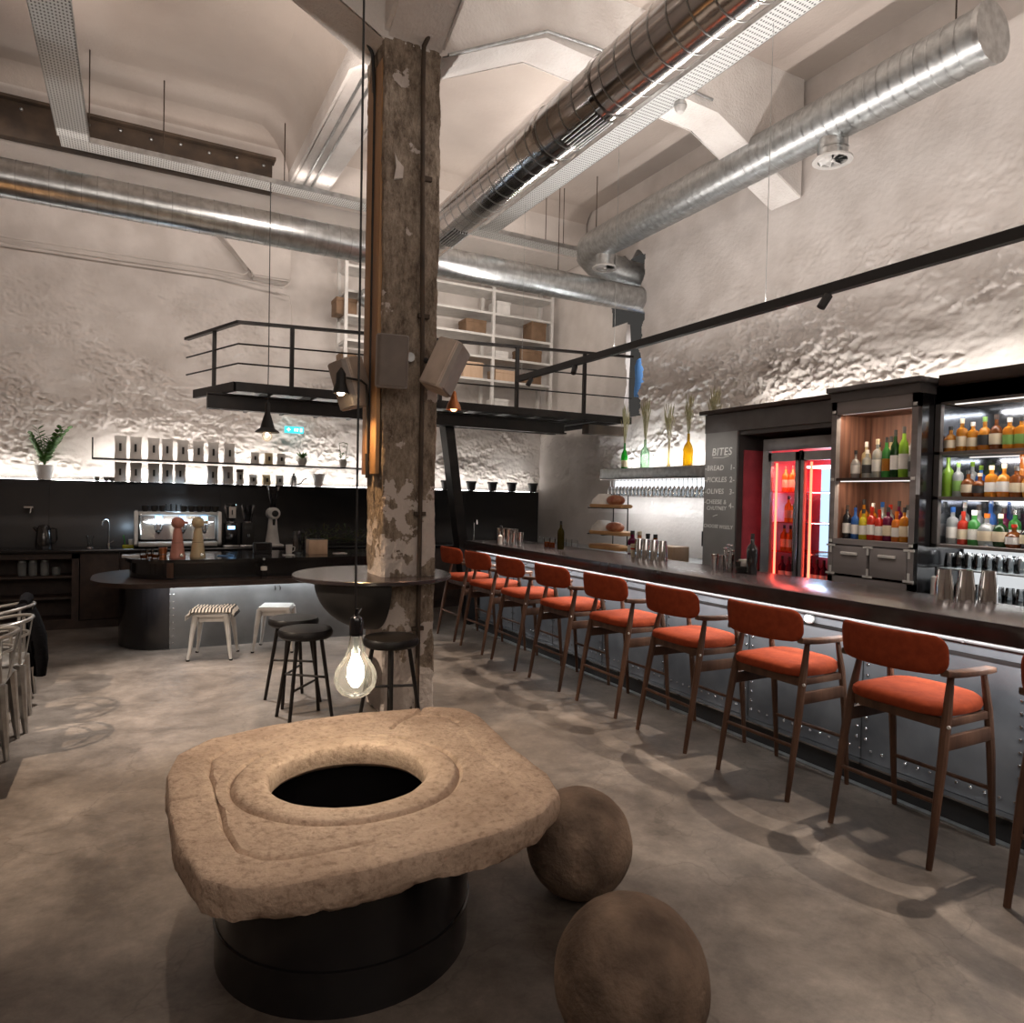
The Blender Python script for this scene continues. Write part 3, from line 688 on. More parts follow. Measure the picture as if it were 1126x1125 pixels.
for i, x in enumerate((4.11, 4.528, 4.894, 5.238, 5.62)):
    t = thing('flower_pot', f'black flower pot on the lit splash panel, {ORD[i]} from the left beside the steel leg', 'pot', (x, 9.79, 1.691), 0, 'black pots at the right of the splash panel')
    b = MB(); b.lathe([(.055, 0), (.075, .12)], n=18); b.build('pot_body', 'blackmatte', t)
    b = MB(); b.lathe([(.083, .115), (.083, .145), (.07, .145), (.07, .12)], n=18); b.build('rim', 'blackmatte', t)
def leaf(b, p, d, L, w):
    d = Vector(d).normalized(); s_ = d.cross(Vector((0, 0, 1)));
    if s_.length < .01: s_ = Vector((1, 0, 0))
    s_.normalize(); up = s_.cross(d)
    pts = [(0, 0), (.3, .8), (.6, 1), (.85, .55), (1, 0)]
    L_ = [b.bm.verts.new(Vector(p)+d*L*a+s_*w*k*.5+up*(.15*L*math.sin(a*PI)*.3)) for a, k in pts]
    R_ = [b.bm.verts.new(Vector(p)+d*L*a-s_*w*k*.5+up*(.15*L*math.sin(a*PI)*.3)) for a, k in pts[1:4]]
    M_ = [b.bm.verts.new(Vector(p)+d*L*a+up*(.12*L*math.sin(a*PI)*.3-.004)) for a, k in pts[1:4]]
    b.bm.faces.new((L_[0], L_[1], M_[0])); b.bm.faces.new((L_[0], M_[0], R_[0]))
    for i in (0, 1): b.bm.faces.new((L_[i+1], L_[i+2], M_[i+1], M_[i])); b.bm.faces.new((M_[i], M_[i+1], R_[i+1], R_[i]))
    b.bm.faces.new((L_[3], L_[4], M_[2])); b.bm.faces.new((M_[2], L_[4], R_[2]))
# zz plant at the left
t = thing('potted_plant', 'leafy green plant in a white square pot at the far left of the splash panel', 'plant', (-.953, 9.80, 1.691))
b = MB(); b.lathe([(.07, 0), (.10, .17), (.085, .17), (.075, .15)], n=20); b.build('pot', 'whitepaint', t)
b = MB(); fo = MB()
for s_ in range(12):
    a = random.uniform(0, 2*PI); ln = random.uniform(.14, .23) if s_ else .2; H = random.uniform(.28, .48)
    if s_ < 3: a = [PI*1.02, .1, .5][s_]; ln = [.13, .26, .20][s_]; H = [.30, .46, .42][s_]
    pts = [Vector((math.cos(a)*ln*f**1.5*.9, math.sin(a)*ln*f**1.5*.35, .14+H*f)) for f in [k/10 for k in range(11)]]
    b.tube(pts, [.007-.005*k/10 for k in range(11)], 5)
    for k in range(2, 11):
        for sd_ in (-1, 1):
            fo_d = Vector((math.cos(a+sd_*1.2), math.sin(a+sd_*1.2)*.8, random.uniform(.3, .8))); leaf(fo, pts[k], fo_d, .085, .05)
b.build('stems', 'leaf', t); fo.build('foliage', 'leaf', t)
# small leafy plant and orchid on the upper shelf
t = thing('potted_plant', 'small bushy plant in a round white pot on the upper shelf', 'plant', (1.967, 9.70, 1.966))
b = MB(); b.lathe([(.04, 0), (.065, .05), (.06, .10), (.05, .10)], n=18); b.build('pot', 'whitepaint', t)
b = MB()
for k in range(26):
    a = random.uniform(0, 2*PI); e = random.uniform(.1, 1.1); leaf(b, (0, 0, .09), (math.cos(a), math.sin(a)*.5, e), random.uniform(.08, .13), .035)
b.build('foliage', 'leaf', t)
t = thing('potted_orchid', 'orchid on upright stakes in a small pot at the right end of the upper shelf', 'plant', (2.522, 9.70, 1.966))
b = MB(); b.lathe([(.04, 0), (.055, .08), (.05, .11), (.045, .11)], n=18); b.build('pot', 'whitepaint', t)
b = MB()
for x in (-.05, .05): b.cone((x*.5, 0, .08), (x*1.2, 0, .33), .004, .004, 6)
b.tube([(-.06, 0, .33), (0, 0, .345), (.06, 0, .33)], .005, 6); b.build('stake', 'leafdark', t)
b = MB()
for k in range(18):
    a = random.uniform(0, 2*PI); z = random.uniform(.1, .32); leaf(b, (random.uniform(-.05, .05), 0, z), (math.cos(a), math.sin(a)*.4, .3), random.uniform(.05, .08), .03)
b.build('foliage', 'leaf', t)
# emergency sign
t = thing('exit_sign', 'small blue-green illuminated emergency exit sign under the balcony', 'sign', (1.88, 9.84, 2.455))
b = MB(); b.box(-.125, -.02, -.045, .125, .02, .045, .004); b.build('sign_box', 'signgreen', t)
b = MB()
b.box(-.10, -.024, -.007, -.05, -.021, .007); b.box(-.082, -.024, -.025, -.068, -.021, .025)
b.build('cross', 'signwhite', t)
b = MB(); b.box(.0, -.024, -.02, .018, -.021, .02); b.box(.028, -.024, -.02, .05, -.021, -.006); b.box(.03, -.024, .0, .055, -.021, .02); b.box(.075, -.024, -.026, .105, -.021, .026)
b.build('running_figure', 'signwhite', t)

# ---- things on the back counter
ZC = .906
t = thing('espresso_machine', 'white and steel espresso machine with glowing group heads on the back counter', 'coffee machine', (.45, 9.50, ZC))
b = MB(); b.box(-.42, -.15, .10, .42, .20, .40, .02); b.build('body', 'steel', t)
b = MB(); b.prism([(-.22, .03), (-.25, .06), (-.22, .44), (.22, .44), (.24, .03)], 'X', -.475, -.43, .008); b.build('side_panel', 'whitemetal', t)
b = MB(); b.prism([(-.22, .03), (-.25, .06), (-.22, .44), (.22, .44), (.24, .03)], 'X', .43, .475, .008); b.build('side_panel', 'whitemetal', t)
b = MB(); b.box(-.43, -.24, .02, .43, .2, .075, .01); b.build('drip_tray', 'whitemetal', t)
b = MB(); b.box(-.43, -.20, .39, .43, .2, .43, .01); b.build('top_panel', 'whitemetal', t)
b = MB(); b.box(-.40, -.158, .10, .40, -.151, .31); b.build('back_plate', 'steel', t)
for x in (-.22, .04, .28):
    g = MB(); g.lathe([(.045, .0), (.045, .06), (.03, .08), (.03, .12)], (x, -.17, .22), 16); gh = g.build('group_head', 'steel', t)
    g = MB(); g.cone((x, -.2, .20), (x, -.30, .19), .012, .014, 8); g.lathe([(.03, 0), (.034, .02)], (x, -.17, .19), 14); g.build('portafilter', 'blackmatte', t)
    g = MB(); g.box(x-.035, -.215, .335, x+.035, -.205, .385, .003); g.build('display', 'blueled', t)
g = MB(); g.box(-.38, -.18, .312, .38, -.16, .318); g.build('work_light', 'led_soft', t)
for i, x in enumerate((-.36, -.26, -.17, .06, .15, .24, .33, .42)):
    c = MB(); c.lathe([(.026, 0), (.040, .03), (.044, .072), (.04, .072), (.024, .01)], (.45+x, 9.52, ZC+.43), 12); o = c.build('cup', 'blackmatte'); tag(o, f'black cup upside on the espresso machine, {ORD[i]} from the left', 'cup', 'black cups on the espresso machine')
for i, x in enumerate((-.11, -.05, .005)):
    c = MB(); c.lathe([(.026, 0), (.028, .10)], (.45+x, 9.50, ZC+.43), 12, caps=False); o = c.build('drinking_glass', 'clearglass'); tag(o, f'clear glass on top of the espresso machine, {ORD[i]} from the left', 'glass', 'glasses on the espresso machine')
g = MB(); g.tube([(-.40, -.2, .40), (-.42, -.26, .30), (-.40, -.28, .15)], .006, 6); g.build('steam_wand', 'chrome', t)
def grinder(label, x, body, screen):
    t = thing('coffee_grinder', label, 'grinder', (x, 9.48, ZC))
    b = MB(); b.box(-.075, -.09, .0, .075, .10, .30, .015); b.build('grinder_body', body, t)
    b = MB(); b.box(-.095, -.11, 0, .095, .12, .02, .005); b.build('base', 'steel', t)
    b = MB(); b.box(-.04, -.098, .22, .04, -.09, .26); b.build('display', screen, t)
    b = MB(); b.cone((0, -.11, .15), (0, -.13, .12), .02, .014, 12); b.build('chute', 'steel', t)
    b = MB(); b.lathe([(.045, .31), (.055, .36), (.085, .50), (.088, .53)], n=20, caps=False); b.build('hopper', 'smokedhopper', t)
    b = MB(); b.lathe([(.048, .295), (.048, .315)], n=20); b.build('collar', 'steel', t)
    return t
g1 = grinder('coffee grinder with a blue lit display and black body, left of the two dark ones', 1.05, 'blackgloss', 'blueled')
b = MB(); b.box(-.03, -.088, .36, .05, -.084, .50); b.build('paper_note', 'labelwhite', g1)
b = MB(); b.box(.0, -.092, .40, .014, -.089, .46); b.build('note_mark', 'ink', g1)
g2 = grinder('coffee grinder with a dark body and clear hopper, right of the two dark ones', 1.25, 'blackmatte', 'labelblack')
t = thing('coffee_grinder', 'tall white single-dose grinder with a round head and clear hopper', 'grinder', (1.56, 9.48, ZC+.01))
b = MB(); b.lathe([(.095, 0), (.09, .03), (.065, .2), (.05, .36)], n=20); b.build('stand', 'whitepaint', t)
b = MB(); b.lathe([(.0, -.12), (.06, -.12), (.078, -.10), (.078, .08), (.06, .10), (0, .10)], (0, 0, .41), 22, axis='Y'); b.build('motor_head', 'whitepaint', t)
b = MB(); b.lathe([(0, -.135), (.038, -.13), (.042, -.12)], (.01, 0, .41), 18, axis='Y'); b.build('dial', 'blackmatte', t)
b = MB(); b.cone((0, -.09, .34), (0, -.09, .26), .02, .014, 10); b.build('spout', 'blackmatte', t)
b = MB(); b.lathe([(.03, .48), (.035, .54), (.075, .70), (.08, .76)], n=18, caps=False); b.build('hopper', 'smokedhopper', t)
b = MB(); b.box(-.12, -.14, -.008, .12, .10, .012, .004); b.build('base', 'whitepaint', t)
# faucet, kettle, oven, jars
t = thing('faucet', 'slim curved steel tap at the sink on the back counter', 'tap', (-.29, 9.62, ZC))
b = MB(); b.tube([(0, 0, 0), (0, 0, .28), (-.015, -.02, .325), (-.045, -.05, .33), (-.065, -.08, .30), (-.07, -.09, .26)], .009, 10); b.build('spout', 'steel', t)
b = MB(); b.lathe([(.018, 0), (.018, .05)], n=12); b.cone((.015, 0, .05), (.05, 0, .07), .005, .005, 6); b.build('handle', 'steel', t)
t = thing('glass_vase', 'small glass on a coaster at the back counter left of the tap', 'glass', (-.475, 9.50, ZC))
b = MB(); b.lathe([(.025, 0), (.03, .10), (.045, .14)], n=14, caps=False); b.build('bowl', 'clearglass', t)
b = MB(); b.lathe([(.042, 0), (.042, .012)], n=14); b.build('base', 'steel', t)
t = thing('kettle', 'black electric kettle in the dark on the back counter', 'kettle', (-.93, 9.55, ZC))
b = MB(); b.lathe([(.08, 0), (.085, .04), (.07, .22), (.05, .26), (0, .27)], n=20); b.build('kettle_body', 'blackgloss', t)
b = MB(); b.tube([(.06, 0, .23), (.12, 0, .22), (.125, 0, .1), (.085, 0, .05)], .01, 8); b.build('handle', 'blackgloss', t)
b = MB(); b.cone((-.06, 0, .2), (-.10, 0, .24), .02, .012, 8); b.build('spout', 'blackgloss', t)
t = thing('soap_dish', 'small yellow dish with utensils and a cup beside the espresso machine', 'dish', (-.085, 9.46, ZC))
b = MB(); b.box(-.06, -.04, 0, .06, .04, .035, .008); b.build('dish', 'yellowb', t)
b = MB(); b.lathe([(.022, .035), (.028, .10)], (.03, 0, 0), 12); b.build('cup', 'labelwhite', t)
b = MB(); b.cone((-.03, 0, .03), (-.05, 0, .15), .006, .008, 6); b.build('brush', 'greenb', t)
t = thing('wall_bracket', 'small chrome fitting on the black panel at the far left', 'fitting', (-1.09, 9.73, 1.36))
b = MB(); b.box(-.05, -.02, 0, .04, 0, .018); b.build('plate', 'steel', t); b = MB(); b.cone((.02, -.02, .0), (.01, -.035, -.06), .01, .008, 8); b.build('hook', 'steel', t)
t = thing('wooden_box', 'light plywood box on the island top left of the column', 'box', (1.84, 8.19, .901))
b = MB(); b.box(-.105, -.09, 0, .105, .09, .165, .003); b.build('box_body', 'plywood', t)
b = MB(); b.box(-.09, -.075, .16, .09, .075, .168); b.build('opening', 'blackmatte', t)
for i, (x, y, h, r) in enumerate(((1.66, 8.47, .20, .045), (1.78, 8.47, .19, .04), (1.70, 8.62, .24, .05))):
    t = thing('glass_server', f'{["glass pitcher with a handle","clear plastic jug","tall glass carafe"][i]} behind the plywood box', 'jug', (x, y, .901), 0, 'jugs behind the plywood box')
    b = MB(); b.lathe([(r, 0), (r*1.05, h*.6), (r*.9, h)], n=16, caps=False); b.build('jug_body', 'stemglass', t)
    b = MB(); b.tube([(-r, 0, h*.9), (-r-.04, 0, h*.85), (-r-.045, 0, h*.4), (-r, 0, h*.3)], .006, 6); b.build('handle', 'clearglass', t)
t = thing('mug', 'white mug on the island top left of the plywood box', 'mug', (1.55, 8.30, .901))
b = MB(); b.lathe([(.034, 0), (.04, .10), (.035, .10), (.03, .01)], n=16); b.build('mug_body', 'whitepaint', t)
b = MB(); b.tube([(.04, 0, .08), (.065, 0, .07), (.06, 0, .03), (.037, 0, .02)], .006, 6); b.build('handle', 'whitepaint', t)
t = thing('glass_server', 'small clear glass beside the white mug on the island', 'glass', (1.65, 8.26, .901))
b = MB(); b.lathe([(.03, 0), (.034, .09)], n=14, caps=False); b.build('bowl', 'clearglass', t)
b = MB(); b.lathe([(.03, 0), (.03, .01)], n=14); b.build('base', 'clearb', t)
t = thing('dried_branch', 'bundle of dark dried foliage lying on the back counter left of the column', 'foliage', (2.35, 9.45, ZC+.02))
b = MB()
for k in range(220):
    x = random.uniform(-.42, .42); leaf(b, (x, random.uniform(-.06, .06), random.uniform(.01, .19*(1-abs(x)*1.1)+.05)), (random.uniform(-1, 1), random.uniform(-.5, .5), random.uniform(-.2, .8)), random.uniform(.05, .10), .02)
b.build('leaves', 'leafdark', t)
b = MB(); b.tube([(-.45, 0, .02), (0, 0, .08), (.4, 0, .03)], .01, 6); b.build('stem', 'leafdark', t)

# ============================================================ ISLAND
isl = thing('island_counter', 'curved island counter with a riveted steel front and black two-level top', 'counter', (0, 0, 0))
def stadium(x0, x1, y0, y1, r, n=10, right=False):
    pts = []
    for k in range(n+1):
        a = PI+PI/2*k/n; pts.append((x0+r+r*math.cos(a), y0+r+r*math.sin(a)))
    pts += [(x1, y0), (x1, y1)]
    for k in range(n+1):
        a = PI/2+PI/2*k/n; pts.append((x0+r+r*math.cos(a), y1-r+r*math.sin(a)))
    return pts
b = MB(); b.prism(stadium(-.14, 3.1, 7.78, 8.75, .44, 14), 'Z', .0, .655); b.build('front_panel', 'islandpanel', isl)
b = MB(); b.prism(stadium(-.155, .30, 7.765, 8.765, .45, 14), 'Z', .01, .655); b.build('end_panel', 'blackgloss', isl, label='darker curved steel end')
b = MB(); b.prism(stadium(-.40, 3.1, 7.48, 9.0, .62, 16), 'Z', .655, .70, .004); b.build('ledge', 'darkwood', isl, label='dark wooden lower ledge')
b = MB(); b.prism(stadium(-.06, 3.1, 7.80, 8.75, .42, 14), 'Z', .70, .862); b.build('upstand', 'blackgloss', isl)
b = MB(); b.prism(stadium(-.10, 3.12, 7.76, 8.80, .44, 14), 'Z', .862, .90, .004); b.build('top', 'blackgloss', isl)
b = MB()
for k in range(9):
    b.sphere((.30, 7.77, .06+.07*k), .009, 8, 5, (1, .5, 1)); b.sphere((.335, 7.782, .06+.07*k), .009, 8, 5, (1, .5, 1))
b.build('rivets', 'steel', isl)
b = MB(); b.box(.27, 7.752, .72, .33, 7.80, .87); b.build('joint_strip', 'walnut', isl)
for x in (1.31, 1.36, 1.81, 1.86):
    b = MB(); b.tube([(x, 7.77, .60), (x, 7.73, .59), (x, 7.73, .565), (x, 7.745, .56)], .006, 6); b.build('hook', 'blacksteel', isl)
b = MB(); b.box(0.1, 7.62, .648, 3.05, 7.64, .655); b.build('led_strip', 'led_soft', isl)
def tap_column(label, m, x, y):
    t = thing('drink_tap', label, 'tap', (x, y, .90))
    b = MB(); b.lathe([(.075, 0), (.078, .02), (.07, .04), (.04, .28), (.034, .31)], n=22); b.build('column', m, t)
    b = MB(); b.sphere((0, 0, .365), .066, 20, 12, (1, 1, .92)); b.build('head', m, t)
    b = MB(); b.cone((.05, -.02, .37), (.09, -.04, .37), .014, .018, 10); b.build('side_knob', m, t)
    b = MB(); b.lathe([(.0595, .16), (.0605, .163)], n=22, caps=False); b.build('ring', 'labelblack', t)
    b = MB(); b.box(.02, -.085, .02, .05, -.072, .05); b.build('latch', 'steel', t)
    return t
tap_column('salmon pink tapered column with a round head on the island top', 'pinkpaint', .375, 7.98)
tap_column('cream tapered column with a round head on the island top', 'creampaint', .57, 8.03)
for i, (x, y) in enumerate(((.07, 7.95), (.17, 7.98), (.12, 8.10))):
    t = thing('drinking_glass', f'short glass with dark drink, {ORD[i]} of three at the rounded end of the island', 'glass', (x, y, .90), 0, 'glasses at the rounded end of the island')
    b = MB(); b.lathe([(.03, 0), (.04, .04), (.036, .10)], n=14, caps=False); b.build('bowl', 'clearglass', t)
    b = MB(); b.lathe([(0, .005), (.032, .008), (.038, .04), (0, .04)], n=14); b.build('drink', 'darkamber', t)
t = thing('metal_cup', 'copper toned metal cup beside the pink column', 'cup', (.245, 8.1, .90))
b = MB(); b.lathe([(.036, 0), (.042, .10), (.038, .10), (.03, .01)], n=16); b.build('cup_body', 'copper', t)
b = MB(); b.lathe([(.0425, .03), (.0425, .036)], n=16, caps=False); b.build('band', 'steel', t)
t = thing('folded_napkins', 'flat stack of white papers at the rounded end of the island', 'napkins', (-.03, 8.22, .90))
b = MB(); b.box(-.10, -.06, 0, .10, .06, .018); b.build('paper_stack', 'paper', t)
b = MB(); b.box(-.10, -.062, .018, .10, .058, .02); b.build('top_sheet', 'whitepaint', t)
t = thing('water_bottle', 'clear plastic water bottle on the island lower ledge', 'bottle', (1.17, 7.60, .70))
b = MB(); b.lathe([(.03, 0), (.032, .03), (.028, .07), (.032, .11), (.03, .14), (.012, .18), (.012, .20)], n=16); b.build('bottle_body', 'clearglass', t)
b = MB(); b.lathe([(.0325, .09), (.0325, .13)], n=16, caps=False); b.build('wrapper', 'labelwhite', t)
b = MB(); b.lathe([(.014, .195), (.014, .215)], n=12); b.build('cap', 'galvmatte', t)
t = thing('card_terminal', 'small black till screen at the back of the island', 'till', (1.28, 8.45, .90))
b = MB(); b.box(-.10, -.05, 0, .10, .05, .12, .01); b.build('housing', 'blackmatte', t)
b = MB(); b.box(-.08, -.053, .03, .08, -.05, .11); b.build('screen', 'blackgloss', t)
for i, (x, y, w) in enumerate(((.85, 8.1, .16), (1.5, 8.05, .12), (2.1, 8.15, .14))):
    b = MB(); b.obox((x, y, .905), (w, .10, .006), Matrix.Rotation(.2*i-.2, 3, 'Z')); o = b.build('paper_sheet', ['blue', 'paper', 'paper'][i]); tag(o, ['dull blue mat lying on the island behind the cream column', 'white sheet of paper on the island in front of the white grinder', 'white paper on the island right of the plywood box'][i], 'paper')

# ============================================================ COLUMN TABLE + STOOLS
t = thing('round_table', 'black round bar table fitted around the concrete column with a bowl-shaped support', 'table', (1.60, 5.21, 0))
b = MB(); b.lathe([(0, .965), (.575, .965), (.595, .975), (.595, .995), (.588, 1.0), (0, 1.0)], n=64); b.build('tabletop', 'bartop', t)
b = MB()
prof = [(.43*math.cos(a), .965-.37*math.sin(a)) for a in [PI/2*k/14 for k in range(15)]]; prof[-1] = (0, prof[-1][1])
b.lathe(prof, (-.03, -.11, 0), 30, PI/2, 3*PI/2, caps=False)
vs = [(-.03, -.11+r*s_, z) for s_ in (1,) for r, z in prof]+[(-.03, -.11-r, z) for r, z in prof[::-1][1:]]
b.bm.faces.new([b.bm.verts.new(v) for v in vs])
b.build('support_bowl', 'blackmatte', t)
def bar_stool(label, loc, rz):
    t = thing('bar_stool', label, 'stool', loc, rz, 'black round stools at the column table')
    b = MB(); b.lathe([(0, .585), (.17, .585), (.185, .60), (.188, .625), (.178, .645), (.10, .655), (0, .656)], n=36); b.build('seat', 'leather', t)
    for k in range(4):
        a = PI/4+PI/2*k; b = MB(); b.cone((.12*math.cos(a), .12*math.sin(a), .585), (.215*math.cos(a), .215*math.sin(a), 0), .0145, .0125, 10); b.build('leg', 'blacksteel', t)
    for k in range(2):
        z = .24+.07*k; r = .215-.095*z/.585; b = MB()
        a = PI/4+PI/2*k; b.cone((r*math.cos(a), r*math.sin(a), z), (-r*math.cos(a), -r*math.sin(a), z), .009, .009, 8)
        b.build('footrest', 'blacksteel', t)
    return t
bar_stool('black round stool left of the column, the rear one of the pair', (1.07, 5.50, 0), .25)
bar_stool('black round stool left of the column, the front one of the pair', (1.06, 5.02, 0), .1)
bar_stool('black round stool right in front of the column, behind the hanging bulb', (1.52, 4.52, 0), .5)
def low_stool(label, loc, rz, m):
    t = thing('metal_stool', label, 'stool', loc, rz, 'low metal stools at the island')
    b = MB(); b.box(-.15, -.15, .435, .15, .15, .45, .007); b.box(-.155, -.155, .40, .155, .155, .44, .012); b.build('seat', m, t)
    for sx in (-1, 1):
        for sy in (-1, 1):
            b = MB()
            P = Vector((sx*.135, sy*.135, .42)); Q = Vector((sx*.175, sy*.175, .10)); R = Vector((sx*.19, sy*.19, .0))
            b.tube([P, P.lerp(Q, .5)+Vector((sx*.004, sy*.004, 0)), Q, R], [.032, .024, .017, .013], 8)
            l = b.build('leg', m, t)
            b = MB(); b.cone(R, R+Vector((0, 0, .015)), .016, .016, 8); b.build('foot_cap', 'blackmatte', l)
    b = MB(); b.box(-.14, -.135, .36, .14, -.13, .40); b.box(-.14, .13, .36, .14, .135, .40); b.box(-.135, -.14, .36, -.13, .14, .40); b.box(.13, -.14, .36, .135, .14, .40); b.build('apron', m, t)
    return t
low_stool('low white-grey metal stool with a striped woven throw on it', (.67, 7.30, 0), -.28, 'whitemetal')
low_stool('low white metal stool with a bare seat, left of the black stools', (1.27, 7.42, 0), -.35, 'whitemetal')
t = thing('woven_throw', 'black and cream striped fringed throw folded on the low metal stool', 'throw', (.67, 7.28, .452), -.28)
b = MB()
NX, NY = 26, 8
G = []
for lay in (0, 1):
    G.append([[b.bm.verts.new((-.21+.42*i/NX, -.16+.32*j/NY, (.036+.004*math.sin(i*1.1)+.004*math.sin(j*2+i*.3))*lay*(1 if 0 < j < NY and 0 < i < NX else .15)+(-.045*(max(0, abs(-.21+.42*i/NX)-.165)/.045)**1.5 if lay >= 0 else 0)+.001)) for j in range(NY+1)] for i in range(NX+1)])
for lay in (0, 1):
    for i in range(NX):
        for j in range(NY): b.bm.faces.new((G[lay][i][j], G[lay][i+1][j], G[lay][i+1][j+1], G[lay][i][j+1]))
bd = [(i, 0) for i in range(NX)]+[(NX, j) for j in range(NY)]+[(i, NY) for i in range(NX, 0, -1)]+[(0, j) for j in range(NY, 0, -1)]
for k in range(len(bd)):
    p, q = bd[k], bd[(k+1) % len(bd)]; b.bm.faces.new((G[0][p[0]][p[1]], G[0][q[0]][q[1]], G[1][q[0]][q[1]], G[1][p[0]][p[1]]))
b.build('cloth', 'stripes', t)
b = MB()
for k in range(16):
    y = -.15+.02*k; b.tube([(-.205, y, -.015), (-.225, y+random.uniform(-.01, .01), -.035), (-.228, y+random.uniform(-.01, .01), -.075)], .005, 5)
b.build('fringe', 'cloth', t)

# metal armchairs at the left edge
def armchair(label, loc, rz):
    t = thing('metal_armchair', label, 'chair', loc, rz, 'grey metal armchairs at the left edge')   # local +x = back
    b = MB(); b.box(-.20, -.20, .435, .19, .20, .455, .008); b.build('seat', 'greymetal', t)
    for sx in (-1, 1):
        for sy in (-1, 1):
            b = MB(); P = Vector((sx*.17, sy*.18, .44)); Q = Vector((sx*.205, sy*.21, 0))
            b.tube([P, P.lerp(Q, .5), Q], [.034, .026, .015], 8); b.build('leg', 'greymetal', t)
    b = MB(); pts = [(-.20, -.24, .66), (-.05, -.245, .675)]+[(.03+.20*math.sin(a), -.235*math.cos(a), .69+.035*math.sin(a)) for a in [PI*k/14 for k in range(15)]]+[(-.05, .245, .675), (-.20, .24, .66)]
    b.tube(pts, .0125, 10); b.build('back_hoop', 'greymetal', t)
    b = MB(); pts2 = [(.0+.21*math.sin(a), -.215*math.cos(a), .60+.02*math.sin(a)) for a in [PI*k/14 for k in range(15)]]; b.tube(pts2, .009, 8); b.build('lower_hoop', 'greymetal', t)
    b = MB(); b.prism([(-.055, .45), (.055, .45), (.035, .715), (-.035, .715)], 'X', .185, .192, 0); v = b.bm.verts
    for q in v: q.co.x += (q.co.z-.45)*.15
    b.build('back_slat', 'greymetal', t)
    for sy in (-1, 1):
        b = MB(); b.tube([(-.19, sy*.24, .66), (-.185, sy*.215, .55), (-.17, sy*.19, .45)], .010, 8); b.build('arm_support', 'greymetal', t)
        b = MB(); b.tube([(.17, sy*.19, .45), (.17, sy*.21, .58), (.17, sy*.17, .705)], .010, 8)
        b.build('back_support', 'greymetal', t)
    return t
armchair('grey metal armchair cut off at the left edge, nearest of the three', (-.86, 5.16, 0), 0)
armchair('grey metal armchair at the left edge, middle of the three', (-.84, 5.66, 0), .06)
armchair('grey metal armchair at the left edge under the black jacket, farthest of the three', (-.90, 6.30, 0), -.05)
t = thing('jacket', 'black jacket hung over the back of the far metal armchair at the left edge', 'jacket', (-.72, 6.34, .71))
b = MB(); n = 16; R = []
for k in range(15):
    f = k/14; z = .03-.46*f; w = .16+.05*math.sin(PI*f)+.02*f; x0 = -.07+.05*f; x1 = .03+.09*math.sin(PI*min(1, f*1.1)*.6)
    if k == 0: w *= .8; x0 = -.03; x1 = .01
    R.append([b.bm.verts.new(((x0+x1)/2+(x1-x0)/2*math.cos(2*PI*i/n)+.012*math.sin(i*3+k*.3), w*math.sin(2*PI*i/n)+.01*math.sin(k*1.3+i*2), z)) for i in range(n)])
for A, B in zip(R, R[1:]):
    for i in range(n): b.bm.faces.new((A[i], A[(i+1) % n], B[(i+1) % n], B[i]))
b.bm.faces.new(R[0]); b.bm.faces.new(R[-1]); b.build('body', 'jacket', t)
b = MB(); b.tube([(.03, -.15, -.02), (.09, -.17, -.2), (.11, -.17, -.38), (.10, -.16, -.50)], [.05, .055, .045, .04], 12); b.build('sleeve', 'jacket', t)
b = MB(); b.tube([(-.01, .08, .02), (-.0, 0, .055), (-.01, -.10, .03)], [.03, .045, .03], 10); b.build('collar', 'jacket', t)
b = MB(); b.box(-2.3, 4.4, .72, -1.0, 6.95, .76, .006); o = b.build('tabletop', 'boardwood')
t = thing('dining_table', 'wooden table at the far left edge beside the metal armchairs', 'table'); o.parent = t
for x in (-2.2, -1.12):
    for y in (4.5, 6.85): b = MB(); b.box(x-.03, y-.03, 0, x+.03, y+.03, .72); b.build('leg', 'blacksteel', t)

# ============================================================ STONE WELLHEAD
w = thing('stone_wellhead', 'thick worn limestone slab with a large round hole on a black drum', 'wellhead', (.71, 2.57, 0))
OUT = [(.105,2.83),(.15,3.03),(.28,3.17),(.55,3.25),(.96,3.26),(1.30,3.21),(1.42,3.13),(1.45,2.98),(1.395,2.55),(1.385,2.25),(1.33,2.07),(1.20,1.97),(1.04,1.91),(.785,1.885),(.57,1.875),(.33,1.90),(.235,1.94),(.16,2.03),(.115,2.24),(.10,2.51)]
OUT = [(x-.71, y-2.57) for x, y in OUT]
def outR(a):
    d = Vector((math.cos(a), math.sin(a))); best = .5
    for i in range(len(OUT)):
        p = Vector(OUT[i]); q = Vector(OUT[(i+1) % len(OUT)]); e = q-p
        den = d.x*e.y-d.y*e.x
        if abs(den) < 1e-9: continue
        tt = (p.x*e.y-p.y*e.x)/den; uu = (p.x*d.y-p.y*d.x)/den
        if tt > 0 and -.001 <= uu <= 1.001: best = tt
    return best
NA = 600
rad = np.array([outR(2*PI*k/NA) for k in range(NA)])
for _ in range(3): rad = (np.roll(rad, 1)+rad*2+np.roll(rad, -1))/4
ZT = .56
